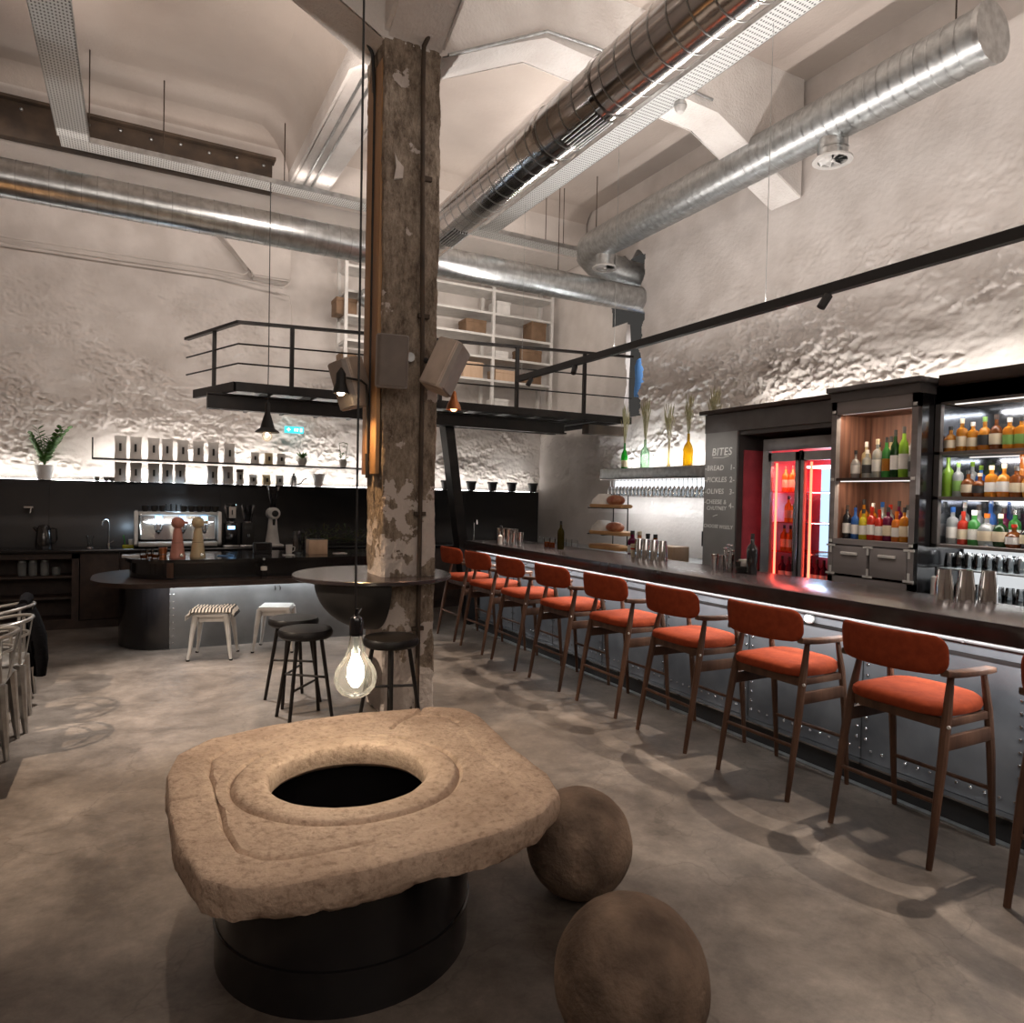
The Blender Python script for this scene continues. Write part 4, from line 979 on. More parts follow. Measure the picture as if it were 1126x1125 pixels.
def sprof(R, gd=1.):
    P = [(.335, -.108), (.315, -.100), (.292, -.088), (.281, -.075), (.280, -.05), (.284, -.025), (.290, -.010), (.300, -.002), (.32, .001), (.35, .002), (.385, .001), (.390, .000), (.399, -.003), (.406, -.012), (.412, -.020), (.418, -.013), (.426, -.005), (.44, -.004), (.46, -.005)]
    g = R-.155
    n_ = 9
    for k in range(1, n_+1): P.append((.46+(g-.46-.012)*k/n_, -.006+.002*k/n_))
    P += [(g-.004, -.006-.004*gd), (g+.003, -.003-.018*gd), (g+.010, -.001-.006*gd), (g+.020, 0)]
    for k in range(1, 6): P.append((g+.022+(R-.035-g-.022)*k/5, 0))
    P += [(R-.012, -.001), (R-.005, -.005), (R-.001, -.014), (R+.001, -.035), (R+.001, -.060), (R-.003, -.080), (R-.010, -.094), (R-.028, -.103), (R-.06, -.106), (R-.15, -.108), (.40, -.108)]
    return P
b = MB(); R = []
for k in range(NA):
    a = 2*PI*k/NA; Rk = rad[k]; P = sprof(Rk, max(.12, math.cos(a-math.radians(195))))
    r = np.array([p[0] for p in P]); z = np.array([p[1] for p in P])
    x = r*math.cos(a); y = r*math.sin(a)
    nz1 = (fbm(x*9+5, y*9+5, 5, 31)-.5)*.007+(fbm(x*3+5, y*3+5, 3, 33)-.5)*.006
    side = (r > Rk-.012) & (z < -.02)
    nr = (fbm(np.full_like(r, a*5), z*22, 5, 41)-.5)*.028*side
    rough_b = (fbm(np.full_like(r, a*6), np.zeros_like(r), 5, 44)-.5)*.05*(z < -.070)*(r > Rk-.1)
    groove_fade = 1
    # two cracks running to the edge
    cr = 0
    for ca, cw in ((math.radians(176), .03), (math.radians(52), .025)):
        da = (a-ca-.12*np.sin(r*14)*.3+PI) % (2*PI)-PI; dd = np.abs(da*r)
        cr = cr-.020*np.exp(-(dd/.007)**2)*(r > .52)*(z > -.03)
    zz = ZT+z+nz1*(z > -.13)+rough_b+cr
    rr = r+nr
    R.append([b.bm.verts.new((float(q*math.cos(a)), float(q*math.sin(a)), float(h))) for q, h in zip(rr, zz)])
for k in range(NA):
    A = R[k]; B = R[(k+1) % NA]
    for i in range(len(A)-1): b.bm.faces.new((A[i], A[i+1], B[i+1], B[i]))
for k in range(NA): b.bm.faces.new((R[k][-1], R[k][0], R[(k+1) % NA][0], R[(k+1) % NA][-1]))
b.build('stone_slab', 'limestone', w)
b = MB(); c = (-.02, -.06, 0)
b.lathe([(.445, 0), (.445, .135), (.451, .137), (.451, .147), (.445, .149), (.445, .450), (.43, .450), (.43, .0)], c, 72, caps=False); b.lathe([(0, .004), (.43, .004)], c, 72, caps=False)
b.build('drum', 'blackgloss', w, label='black drum below the stone')
def stone_ball(label, loc, r, seed):
    b = MB(); bmesh.ops.create_icosphere(b.bm, subdivisions=6, radius=r)
    co = np.array([v.co[:] for v in b.bm.verts]); u = np.arctan2(co[:, 1], co[:, 0])*3+10; v_ = co[:, 2]/r*3+10
    d = (fbm(co[:, 0]*14+9, co[:, 1]*14+co[:, 2]*11+9, 5, seed)-.5)*.007+(fbm(co[:, 0]*4+9, co[:, 2]*4+co[:, 1]*3+9, 3, seed+3)-.5)*.004
    pit = vnoise(co[:, 0]*40+99, co[:, 2]*40+co[:, 1]*31+99, seed+7); d = d-np.where(pit > .9, (pit-.9)*.05, 0)
    for v, dd in zip(b.bm.verts, d): v.co *= 1+float(dd)/r
    o = b.build('stone_ball', 'stoneball'); o.location = loc; tag(o, label, 'stone ball'); return o
stone_ball('weathered round stone ball, the farther one touching the shadow of the slab', (1.59, 2.33, .212), .212, 3)
stone_ball('weathered round stone ball, the nearer one cut off by the bottom edge', (1.27, 1.58, .222), .222, 8)

# ============================================================ HANGING LAMPS + SPEAKERS
t = thing('hanging_bulb', 'oversized clear teardrop light bulb hanging on a long black cord over the stone slab', 'lamp', (.765, 2.70, .80))
b = MB(); b.tube([(-.005, .0, .34), (-.008, 0, 1.5), (-.02, 0, 5.03)], .0045, 8); b.build('cord', 'blackmatte', t)
b = MB(); b.lathe([(.026, .245), (.027, .30), (.022, .315), (.008, .325), (.008, .35)], n=20); b.cone((0, 0, .32), (.02, 0, .35), .006, .004, 8); b.build('socket', 'blackgloss', t)
b = MB(); b.lathe([(.0, .0), (.03, .003), (.055, .016), (.076, .042), (.084, .075), (.078, .108), (.062, .135), (.045, .16), (.034, .185), (.027, .215), (.024, .25)], n=36, caps=False); b.build('bulb', 'bulbglass', t)
b = MB(); b.lathe([(0, .055), (.006, .06), (.008, .10), (.006, .16), (.012, .24)], n=12); b.build('stem', 'clearb', t)
b = MB()
for k in range(7):
    a = 2*PI*k/7; b.tube([(.010*math.cos(a), .010*math.sin(a), .165), (.028*math.cos(a+.5), .028*math.sin(a+.5), .12), (.030*math.cos(a+.9), .030*math.sin(a+.9), .08), (.010*math.cos(a+1.3), .010*math.sin(a+1.3), .045)], .0042, 6)
b.build('filament', 'fil', t)
t = thing('pendant_lamp', 'black bell-shaped pendant lamp with a bare bulb left of the column', 'lamp', (1.09, 7.0, 2.10))
b = MB(); b.tube([(0, 0, .30), (.004, .004, .9), (.0, 0, 1.5), (.01, .07, 2.46)], .0045, 6); b.build('cord', 'blackmatte', t)
b = MB(); b.lathe([(.012, .36), (.022, .34), (.026, .25), (.05, .17), (.065, .11), (.10, .085), (.112, .07), (.108, .066), (.06, .10), (.04, .16), (.02, .2)], n=28, caps=False); b.build('lamp_shade', 'blackmatte', t)
b = MB(); b.sphere((0, 0, .035), .046, 16, 12, (1, 1, 1.15)); b.build('bulb', 'bulbglass', t)
b = MB(); b.tube([(-.012, 0, .06), (0, 0, .025), (.012, 0, .06)], .003, 6); b.build('filament', 'filsmall', t)
t = thing('wall_lamp', 'small black bell lamp on a bent arm at the left side of the column', 'lamp', (1.275, 5.0, 2.30))
b = MB(); b.tube([(.0, 0, .15), (.0, 0, .17)], .02, 8); b.tube([(.04, 0, .13), (.15, .02, .125), (.20, .05, .10), (.212, .06, .03), (.23, .08, -.45)], .0085, 8); b.cone((.22, .075, -.40), (.225, .075, -.58), .014, .014, 10); b.build('arm', 'blackmatte', t)
b = MB(); b.lathe([(.004, .20), (.018, .18), (.034, .155), (.036, .09), (.05, .05), (.058, .015), (.05, .015), (.03, .07)], n=24, caps=False); b.build('lamp_shade', 'blackmatte', t)
b = MB(); b.sphere((0, 0, .025), .028, 14, 8); b.build('bulb', 'filsmall', t)
t = thing('wall_lamp', 'small copper lamp glowing below the tilted speaker right of the column', 'lamp', (2.15, 5.0, 2.255))
b = MB(); b.tube([(0, 0, .14), (-.02, .02, .19), (-.10, .05, .20), (-.17, .08, .20)], .008, 8); b.build('arm', 'blackmatte', t)
b = MB(); b.lathe([(.012, .155), (.02, .14), (.028, .09), (.05, .05), (.06, .012), (.055, .012), (.03, .07)], n=24, caps=False); b.build('lamp_shade', 'copper', t)
b = MB(); b.sphere((0, 0, .024), .027, 14, 8); b.build('bulb', 'copperglow', t)
def speaker(label, loc, M, gm, sm_):
    t = thing('loudspeaker', label, 'speaker', loc, 0); t.rotation_euler = M
    b = MB(); b.prism([(-.115, -.06), (-.09, -.095), (.09, -.095), (.115, -.06), (.085, .10), (-.085, .10)], 'Z', -.18, .18, .008); b.build('cabinet', sm_, t)
    b = MB(); b.prism([(-.108, -.07), (-.086, -.102), (.086, -.102), (.108, -.07)], 'Z', -.172, .172, .004); b.build('grille', gm, t)
    b = MB(); b.cone((0, .10, 0), (0, .17, 0), .02, .02, 10); b.build('bracket', 'blackmatte', t)
    return t
speaker('grey loudspeaker on the front of the column, facing the room', (1.55, 4.72, 2.525), (math.radians(6), 0, math.radians(-10)), 'speakergrille', 'speaker')
speaker('beige-sided loudspeaker tilted forward right of the column', (1.93, 4.66, 2.52), (math.radians(20), math.radians(13), math.radians(48)), 'speaker', 'speakerside')
speaker('beige-sided loudspeaker peeking out behind the left side of the column', (1.40, 5.18, 2.42), (math.radians(15), math.radians(-8), math.radians(-70)), 'speaker', 'speakerside')

# ============================================================ BAR
Y0, Y1 = .3, 7.74
bar = thing('bar_counter', 'long bar counter with a riveted dark steel front and thick dark top', 'bar')
b = MB(); b.box(3.49, Y0, .972, 4.24, Y1, 1.07, .004); b.build('bar_top', 'bartop', bar, label='thick dark bar top')
b = MB(); b.box(3.72, Y0, .13, 3.78, Y1-.02, .972); b.build('front_panel', 'barpanel', bar)
b = MB(); b.box(3.66, Y0, 0, 3.78, Y1-.03, .118); b.build('plinth', 'blackmatte', bar)
b = MB(); b.box(3.655, Y0, .118, 3.735, Y1-.03, .128); b.build('foot_ledge', 'steel', bar)
b = MB(); b.box(3.615, Y0, 0, 3.655, Y1-.03, .012); b.build('floor_trim', 'galvmatte', bar)
b = MB(); b.box(3.78, Y1-.06, 0, 4.2, Y1-.02, .972); b.build('end_panel', 'blacksteel', bar)
b = MB(); b.box(3.715, Y0, .84, 3.722, Y1-.02, .862); b.build('panel_moulding', 'blacksteel', bar)
b = MB(); b.cone((3.655, Y0, .935), (3.655, Y1-.05, .935), .012, .012, 10)
for y in np.arange(.8, 7.6, 1.2): b.cone((3.64, y, .93), (3.72, y, .95), .008, .008, 6)
b.build('rail', 'greyframe', bar)
RV = []
y = Y0+.05
while y < Y1-.1: RV.append((y, .19)); y += .068
for k in range(-2, 6):
    for dy in (0, .058):
        z = .25
        while z < .84: RV.append((2.56+.855*k+dy, z)); z += .062
RV.sort(key=lambda p: abs(p[0]-2.4))
rv0 = None; b = MB()
for i, (y, z) in enumerate(RV):
    if i < 100:
        if rv0 is None:
            g = MB(); g.sphere((0, 0, 0), .0085, 8, 5, (.6, 1, 1)); rv0 = g.build('rivet', 'steel', bar); o = rv0
        else: o = rv0.copy(); COL.objects.link(o)
        o.location = (3.717, y, z)
    else: b.sphere((3.717, y, z), .0085, 6, 4, (.6, 1, 1))
b.build('rivet', 'steel', bar, kind='stuff')
b = MB()
for k in range(-2, 6): b.box(3.714, 2.588+.855*k-.0015, .13, 3.7215, 2.588+.855*k+.0015, .95)
b.build('panel_joints', 'blackmatte', bar)
b = MB(); b.box(3.56, Y0, .966, 3.575, Y1-.05, .972); b.build('led_strip', 'led_soft', bar)
for k in range(7):
    y = 1.35+.86*k
    for dy in (0, .10):
        b = MB(); b.tube([(3.70, y+dy, .90), (3.655, y+dy, .885), (3.655, y+dy, .855), (3.68, y+dy, .848)], .004, 6); b.build('bag_hook', 'steel', bar)
for i, y in enumerate((1.35, 2.95, 4.5, 6.0)):
    o = MB().sphere((3.70, y, .885), .032, 14, 8).build('round_socket', 'whitepaint', bar)

# chairs
ch = thing('bar_chair', '', 'chair', (0, 0, 0), 0, 'terracotta bar chairs along the bar')
L_ = lambda x, y, z: (x, y, z)
# local origin under seat centre, +x towards the bar
for sy in (-1, 1):
    b = MB(); b.tube([(-.255, sy*.248, 0), (-.175, sy*.243, .45), (-.135, sy*.235, .66), (-.095, sy*.225, .845)], [.0135, .021, .0215, .014], 10); b.build('leg', 'walnut', ch)
    b = MB(); b.tube([(.255, sy*.245, 0), (.215, sy*.243, .45), (.185, sy*.24, .66), (.15, sy*.232, .84)], [.0125, .019, .0195, .013], 10); b.build('leg', 'walnut', ch)
for sy in (-1, 1):
    b = MB(); P = [Vector((-.185, sy*.247, .862)), Vector((-.14, sy*.248, .855)), Vector((-.06, sy*.25, .85)), Vector((.05, sy*.252, .848)), Vector((.13, sy*.253, .848)), Vector((.17, sy*.253, .849)), Vector((.178, sy*.253, .849))]
    W = [.020, .024, .028, .030, .029, .028, .022]; T = [.016, .016, .015, .014, .014, .013, .009]
    RR_ = []
    for p, w_, t_ in zip(P, W, T):
        RR_.append([b.bm.verts.new(p+Vector((0, w_*math.copysign(abs(math.cos(a))**.45, math.cos(a)), t_*math.copysign(abs(math.sin(a))**.45, math.sin(a))))) for a in [2*PI*(k+.5)/16 for k in range(16)]])
    for A, B in zip(RR_, RR_[1:]):
        for k in range(16): b.bm.faces.new((A[k], A[(k+1) % 16], B[(k+1) % 16], B[k]))
    b.bm.faces.new(RR_[0]); b.bm.faces.new(RR_[-1]); b.build('armrest', 'walnut', ch)
b = MB(); NB = 34; NZb = 12; F = []; Bk = []
for i in range(NB+1):
    u = math.sin((-1+2*i/NB)*PI/2); row = []; row2 = []
    for j in range(NZb+1):
        v = -1+2*j/NZb
        # rounded-rectangle footprint
        rc = .062; e = min(1, max(0, abs(u)*.262-(.262-rc))/rc); Hh = .092-.006*u*u; hv = (Hh-rc+rc*math.sqrt(max(0, 1-e*e)))/Hh; v = math.sin(v*PI/2)
        yy = .258*math.sin(u*1.0)/math.sin(1.0); xx = -.280+.105*(u*u); zz = .943+Hh*v*hv-.004*u*u
        th = .020*math.sqrt(max(0.02, 1-(abs(v)**4)))*math.sqrt(max(.03, 1-abs(u)**8)); nx, ny = -math.cos(u*.75), math.sin(u*.75)
        lean = (zz-.945)*(-.12)
        row.append(b.bm.verts.new((xx+nx*th+lean, yy+ny*th, zz))); row2.append(b.bm.verts.new((xx-nx*th+lean, yy-ny*th, zz)))
    F.append(row); Bk.append(row2)
for i in range(NB):
    for j in range(NZb):
        b.bm.faces.new((F[i][j], F[i][j+1], F[i+1][j+1], F[i+1][j])); b.bm.faces.new((Bk[i][j], Bk[i+1][j], Bk[i+1][j+1], Bk[i][j+1]))
bd = [(i, 0) for i in range(NB)]+[(NB, j) for j in range(NZb)]+[(i, NZb) for i in range(NB, 0, -1)]+[(0, j) for j in range(NZb, 0, -1)]
for k in range(len(bd)):
    p, q = bd[k], bd[(k+1) % len(bd)]; b.bm.faces.new((F[p[0]][p[1]], F[q[0]][q[1]], Bk[q[0]][q[1]], Bk[p[0]][p[1]]))
b.build('backrest', 'velvet', ch)
b = MB(); n = 36
def seat_ring(s_, z):
    r = []
    for k in range(n):
        a = 2*PI*k/n; c, d = math.cos(a), math.sin(a); e = .55
        x = .235*s_*math.copysign(abs(c)**e, c); y = .245*s_*math.copysign(abs(d)**e, d)*(1+.04*c)
        r.append((x+.005, y, z+.012*(x/.23)**2-.004*(y/.24)**2))
    return r
LV = [(.90, .650), (.975, .658), (1.0, .676), (.985, .694), (.93, .708), (.8, .716), (.55, .720), (.25, .720)]
RR_ = [[b.bm.verts.new(v) for v in seat_ring(s_, z)] for s_, z in LV]
for A, B in zip(RR_, RR_[1:]):
    for k in range(n): b.bm.faces.new((A[k], A[(k+1) % n], B[(k+1) % n], B[k]))
b.bm.faces.new(RR_[0]); b.bm.faces.new(RR_[-1]); b.build('seat', 'velvet', ch)
b = MB(); b.box(-.145, -.235, .600, -.118, .235, .648, .004); b.box(.165, -.235, .615, .19, .235, .648, .004)
for sy in (-1, 1): b.box(-.14, sy*.237-.011, .612, .18, sy*.237+.011, .648, .003)
b.build('seat_frame', 'walnut', ch)
for sy in (-1, 1):
    b = MB(); b.box(-.165, sy*.245-.010, .51, .205, sy*.245+.010, .575, .004); b.build('side_rail', 'walnut', ch)
b = MB(); b.cone((-.203, -.245, .285), (-.203, .245, .285), .0105, .0105, 10); b.build('stretcher', 'walnut', ch)
b = MB(); b.cone((.229, -.245, .272), (.229, .245, .272), .0105, .0105, 10); b.build('footrest', 'walnut', ch, label='thin polished footrest rod')
b = MB(); b.cone((-.162, -.258, .62), (-.155, -.258, .62), .008, .008, 10); b.build('screw_cap', 'whitemetal', ch)
CY = [2.055, 2.825, 3.595, 4.365, 5.135, 5.88, 6.60, 7.28]
names = ['nearest fully visible one', 'second counted from the near end', 'third counted from the near end', 'fourth counted from the near end', 'fourth counted from the far end', 'third counted from the far end', 'second counted from the far end', 'farthest one beside the column']
for i, (y, nm) in enumerate(zip(CY, names)):
    l = f'terracotta upholstered walnut bar chair with arms at the bar, {nm}'
    if i == 0: ch.location = (3.345, y, 0); ch['label'] = l
    else: dup(ch, (3.345+.006*math.sin(i*5), y, 0), .03*math.sin(i*2.3), l)
dup(ch, (3.345, 1.245, 0), 0, 'terracotta bar chair mostly cut off by the right edge of the photo')

# ============================================================ BACK BAR
bc = thing('back_counter', 'grey work counter along the wall behind the bar', 'counter')
b = MB(); b.box(5.0, .3, 0, 5.80, 3.80, .90); b.box(5.0, 4.70, 0, 5.80, 9.1, .90); b.build('base', 'greyframe', bc)
b = MB(); b.box(4.94, .3, .90, 5.82, 3.80, .93); b.box(4.94, 4.70, .90, 5.82, 9.1, .93); b.build('worktop', 'galvmatte', bc)
fr = thing('tall_cabinet', 'dark cabinet surround framing the glass door fridge, with the chalk menu on its left panel', 'cabinet')
b = MB(); b.box(5.03, 4.86, .935, 5.80, 5.30, 2.46); b.build('side_panel', 'greyframe', fr)
b = MB(); b.box(5.022, 4.87, .95, 5.03, 5.29, 2.28); cb = b.build('chalkboard', 'chalkboard', fr, label='chalkboard menu panel with white handwriting')
b = MB(); b.box(5.05, 3.79, 2.24, 5.80, 4.86, 2.46); b.box(5.02, 3.79, 2.28, 5.05, 5.30, 2.46); b.build('header', 'greyframe', fr)
b = MB(); b.box(4.97, 3.79, 2.46, 5.82, 5.34, 2.50, .006); b.build('cornice', 'darkwood', fr)
b = MB(); b.box(5.10, 4.845, .95, 5.5, 4.858, 2.1); b.build('inner_side', 'redpanel', fr, label='glossy inner side beside the fridge, red light put into its colour')  # red light falling on this side is painted into its colour
R90 = (PI/2, 0, -PI/2)
def chalk(s_, y, z, size, sh=.0):
    text(s_, size, 'chalk_writing', 'chalk', (5.0205, y, z), R90, fr, shear=sh)
chalk('BITES', 5.20, 2.055, .105, .15)
b = MB(); b.tube([(5.0205, 5.18, 2.035), (5.0205, 5.05, 2.03), (5.0205, 4.97, 2.045)], .003, 5); b.build('chalk_writing', 'chalk', fr)
for k, (a_, p_) in enumerate((('-BREAD', '1-'), ('-PICKLES', '2-'), ('-OLIVES', '3-'))):
    chalk(a_, 5.285, 1.91-.115*k, .070, .1); chalk(p_, 4.955, 1.91-.118*k, .075, .05)
chalk('-CHEESE &', 5.285, 1.58, .060, .1); chalk('CHUTNEY', 5.25, 1.52, .054, .1); chalk('4-', 4.955, 1.54, .075)
b = MB(); b.tube([(5.0205, 5.16, 1.455), (5.0205, 5.13, 1.465), (5.0205, 5.10, 1.472)], .004, 5); b.build('chalk_writing', 'chalk', fr)
chalk('CHOOSE', 5.285, 1.345, .046, .1); chalk('WISELY', 5.075, 1.34, .050, .1)
b = MB(); b.box(5.03, 5.305, 1.15, 5.07, 5.32, 1.30); b.build('switch_plate', 'blackmatte', fr)
# fridge
fg = thing('glass_door_fridge', 'double glass door fridge glowing red and blue-white inside', 'fridge')
X = 5.16
b = MB(); b.box(X+.03, 4.64, 0.03, 5.78, 4.66, 2.18); b.box(X+.03, 3.81, 0.03, 5.78, 3.83, 2.18); b.box(X+.03, 3.81, .03, 5.78, 4.66, .12); b.box(X+.03, 3.81, 2.10, 5.78, 4.66, 2.18); b.box(5.76, 3.81, .03, 5.78, 4.66, 2.18)
b.build('housing', 'redpanel', fg)
b = MB(); b.box(X-.01, 3.80, 2.08, X+.03, 4.67, 2.19, .004); b.box(X-.01, 4.60, .05, X+.03, 4.67, 2.08); b.build('front_frame', 'fridgesteel', fg)
b = MB(); b.box(X-.012, 4.235, .05, X+.01, 4.26, 2.07); b.build('centre_post', 'blackmatte', fg)
for y0, y1 in ((4.262, 4.595), (3.82, 4.233)):
    b = MB(); w_ = .032
    b.box(X-.02, y0, .08, X+.015, y0+w_, 2.06); b.box(X-.02, y1-w_, .08, X+.015, y1, 2.06); b.box(X-.02, y0, 1.98, X+.015, y1, 2.06); b.box(X-.02, y0, .08, X+.015, y1, .16)
    dr = b.build('door', 'fridgesteel', fg)
    b = MB(); b.box(X-.004, y0+w_, .16, X, y1-w_, 1.98); b.build('door_glass', 'fridgeglass', dr)
    b = MB(); b.cone((X-.04, y0+.015, 1.0), (X-.04, y0+.015, 1.6), .008, .008, 8); b.build('handle', 'steel', dr)
for z in (.55, .85, 1.15, 1.42, 1.70):
    b = MB(); b.box(X+.06, 4.27, z, 5.72, 4.63, z+.008); b.build('rack', 'redb', fg)
    b = MB(); b.box(X+.06, 3.84, z, 5.72, 4.23, z+.008); b.build('rack', 'steel', fg)
b = MB(); b.box(X+.04, 4.548, .2, X+.055, 4.56, 1.97); b.build('light_tube', 'redled', fg)
b = MB(); b.box(X+.04, 4.17, .2, X+.055, 4.185, 1.97); b.build('light_tube', 'redled', fg)
b = MB(); b.box(5.70, 4.27, 1.10, 5.72, 4.46, 1.97); b.build('light_panel', 'coldpanel', fg)
b = MB(); b.box(X+.30, 4.14, 1.93, 5.68, 4.44, 1.95); b.build('light_panel', 'led_soft', fg)

# ---- bottles
def bottle(name, label, loc, h, r, m, lab, cap, group, style=0, rz=0):
    t = thing(name, label, 'bottle', loc, rz, group)
    if cap == 'labelwhite': cap = random.choice(['labelwhite', 'steel', 'darkwood', 'labelcream', 'labelblack'])
    b = MB()
    if style == 0: pr = [(r*.95, 0), (r, .01), (r, h*.58), (r*.9, h*.66), (r*.38, h*.76), (r*.34, h*.92), (r*.34, h*.95)]      # slender wine type
    elif style == 1: pr = [(r*.95, 0), (r, .01), (r, h*.60), (r*.86, h*.68), (r*.36, h*.74), (r*.32, h*.88), (r*.32, h*.9)]   # whisky
    elif style == 2: pr = [(r*.8, 0), (r*.95, .01), (r*1.05, h*.3), (r*1.05, h*.5), (r*.7, h*.64), (r*.3, h*.70), (r*.28, h*.88)]  # squat
    else: pr = [(r*.95, 0), (r, .012), (r*1.02, h*.5), (r*.95, h*.64), (r*.45, h*.73), (r*.42, h*.9)]                         # gin
    b.lathe(pr, n=16); b.build('glass_body', m, t)
    if lab:
        b = MB(); rr = (r*1.055 if style == 2 else r)*1.02; b.lathe([(rr, h*.16), (rr, h*.46)], n=16, a0=PI*.55, a1=PI*1.65, caps=False); b.build('paper_label', lab, t)
    b = MB(); cr = {0: .36, 1: .40, 2: .36, 3: .46}[style]*r; b.lathe([(cr, h*.86), (cr, h), (0, h)], n=12); b.build('cap', cap, t)
    return t
LW, LC, LB, LG = 'labelwhite', 'labelcream', 'labelblack', 'labelgreen'
CN = {'amber': 'amber', 'darkamber': 'dark amber', 'clearb': 'clear', 'greenb': 'green', 'darkgreenb': 'dark green', 'limeb': 'lime green', 'redb': 'red', 'orangeb': 'orange', 'blueb': 'blue', 'yellowb': 'yellow', 'blackb': 'black', 'purpleb': 'dark red', 'paleliq': 'pale gold'}
LN = {LW: 'white label', LC: 'cream label', LB: 'black label', LG: 'green label', 'orangeb': 'orange label', None: 'no label'}
def row(where, X, z, items, group, rows=''):
    for i, (y, h, r, m, lab, cap, st) in enumerate(items):
        bottle('liquor_bottle', f'{CN[m]} bottle with {LN[lab]}, {ORD[i]} from left, {rows}{where}', (X, y, z), h, r, m, lab, cap, group, st)
row('upper niche shelf', 5.08, 1.816, [(3.66,.22,.034,'clearb',LW,'labelblack',2),(3.56,.22,.036,'clearb',LB,'labelwhite',1),(3.475,.30,.035,'clearb',LW,'labelcream',1),(3.40,.31,.031,'greenb','orangeb','labelblack',0),(3.33,.36,.032,'darkgreenb',LW,'labelblack',0),(3.262,.38,.034,'limeb',LW,'labelblack',0),(3.18,.25,.038,'clearb',LB,'labelwhite',1)], 'liquor bottles in the wooden niche', 'front row of ')
row('upper niche shelf', 5.24, 1.816, [(3.68,.30,.036,'paleliq',LC,'labelwhite',1),(3.57,.29,.034,'paleliq',None,'labelblack',1),(3.47,.33,.035,'paleliq',LC,'labelwhite',1),(3.37,.31,.034,'clearb',LW,'labelwhite',1),(3.29,.37,.034,'clearb',LB,'labelwhite',3)], 'liquor bottles in the wooden niche', 'rear row of ')
row('lower niche shelf', 5.08, 1.328, [(3.72,.27,.034,'blackb',LW,'labelwhite',0),(3.647,.25,.031,'blueb',LW,'blueb',0),(3.575,.24,.033,'yellowb',LW,'labelwhite',1),(3.505,.26,.034,'redb',LW,'redb',1),(3.44,.24,.031,'redb',LW,'redb',1),(3.368,.26,.036,'purpleb',LC,'labelblack',1),(3.30,.23,.034,'orangeb',LW,'orangeb',1),(3.24,.26,.033,'amber',LC,'labelblack',1),(3.172,.27,.033,'blackb',LW,'labelblack',0)], 'liquor bottles in the wooden niche', 'front row of ')
row('lower niche shelf', 5.26, 1.328, [(3.80-.02,.27,.036,'darkamber',None,'labelblack',1),(3.70,.32,.036,'amber',LC,'labelblack',1),(3.62,.29,.034,'amber',LC,'labelwhite',1),(3.54,.30,.032,'clearb',LW,'blueb',3),(3.47,.28,.034,'clearb',LW,'redb',1),(3.40,.31,.033,'purpleb',LW,'labelblack',1),(3.33,.28,.035,'clearb',LW,'labelwhite',1),(3.27,.33,.036,'yellowb',LG,'labelblack',1)], 'liquor bottles in the wooden niche', 'rear row of ')
row('top mirrored shelf', 5.28, 2.002, [(3.035,.19,.040,'amber',LC,'labelblack',2),(2.955,.24,.037,'amber',LC,'labelcream',1),(2.88,.21,.037,'amber',LC,'labelwhite',1),(2.80,.24,.041,'amber',LB,'labelgreen',2),(2.725,.25,.040,'darkamber',LC,'labelwhite',2),(2.64,.22,.040,'amber',LG,'labelwhite',1),(2.565,.22,.040,'amber',LG,'labelwhite',1),(2.49,.23,.040,'clearb',LC,'labelwhite',2),(2.41,.23,.04,'amber',LC,'labelblack',1)], 'liquor bottles on the mirrored shelves')
row('middle mirrored shelf', 5.28, 1.676, [(3.045,.29,.037,'limeb',None,'limeb',0),(2.972,.25,.035,'clearb',LG,'labelgreen',1),(2.90,.19,.043,'darkamber',LC,'labelblack',2),(2.822,.17,.043,'darkamber',LB,'labelcream',2),(2.745,.22,.040,'amber',LW,'labelcream',1),(2.665,.23,.042,'amber',LW,'labelwhite',2),(2.585,.21,.041,'darkamber',LC,'labelwhite',1),(2.505,.21,.042,'amber',LC,'labelcream',2),(2.425,.24,.04,'amber',LC,'labelblack',1)], 'liquor bottles on the mirrored shelves', 'front row of ')
row('middle mirrored shelf', 5.42, 1.676, [(2.95,.26,.034,'clearb',LW,'limeb',1),(2.89,.23,.034,'blueb',LW,'limeb',1),(2.62,.30,.045,'orangeb',LC,'orangeb',1),(2.54,.29,.036,'darkamber',LC,'labelblack',1)], 'liquor bottles on the mirrored shelves', 'rear row of ')
row('bottom mirrored shelf', 5.28, 1.330, [(3.0,.27,.040,'clearb',LW,'blueb',1),(2.925,.24,.035,'redb',LC,'redb',1),(2.85,.25,.038,'greenb',LW,'labelwhite',3),(2.765,.23,.052,'clearb',LC,'orangeb',2),(2.675,.23,.045,'darkgreenb',LC,'labelcream',2),(2.59,.16,.048,'darkamber',LW,'redb',2),(2.50,.20,.048,'blackb',LC,'labelblack',2),(2.41,.24,.04,'greenb',LW,'labelwhite',1)], 'liquor bottles on the mirrored shelves', 'front row of ')
row('bottom mirrored shelf', 5.43, 1.330, [(3.09,.25,.036,'clearb',LW,'blueb',1),(3.0,.31,.034,'clearb',LW,'labelwhite',1),(2.90,.29,.036,'clearb',LW,'labelwhite',3),(2.82,.32,.036,'blueb',LW,'blueb',1),(2.73,.27,.037,'purpleb',LW,'labelwhite',1),(2.66,.26,.038,'greenb',LW,'labelwhite',1),(2.54,.24,.036,'clearb',LW,'redb',3)], 'liquor bottles on the mirrored shelves', 'rear row of ')
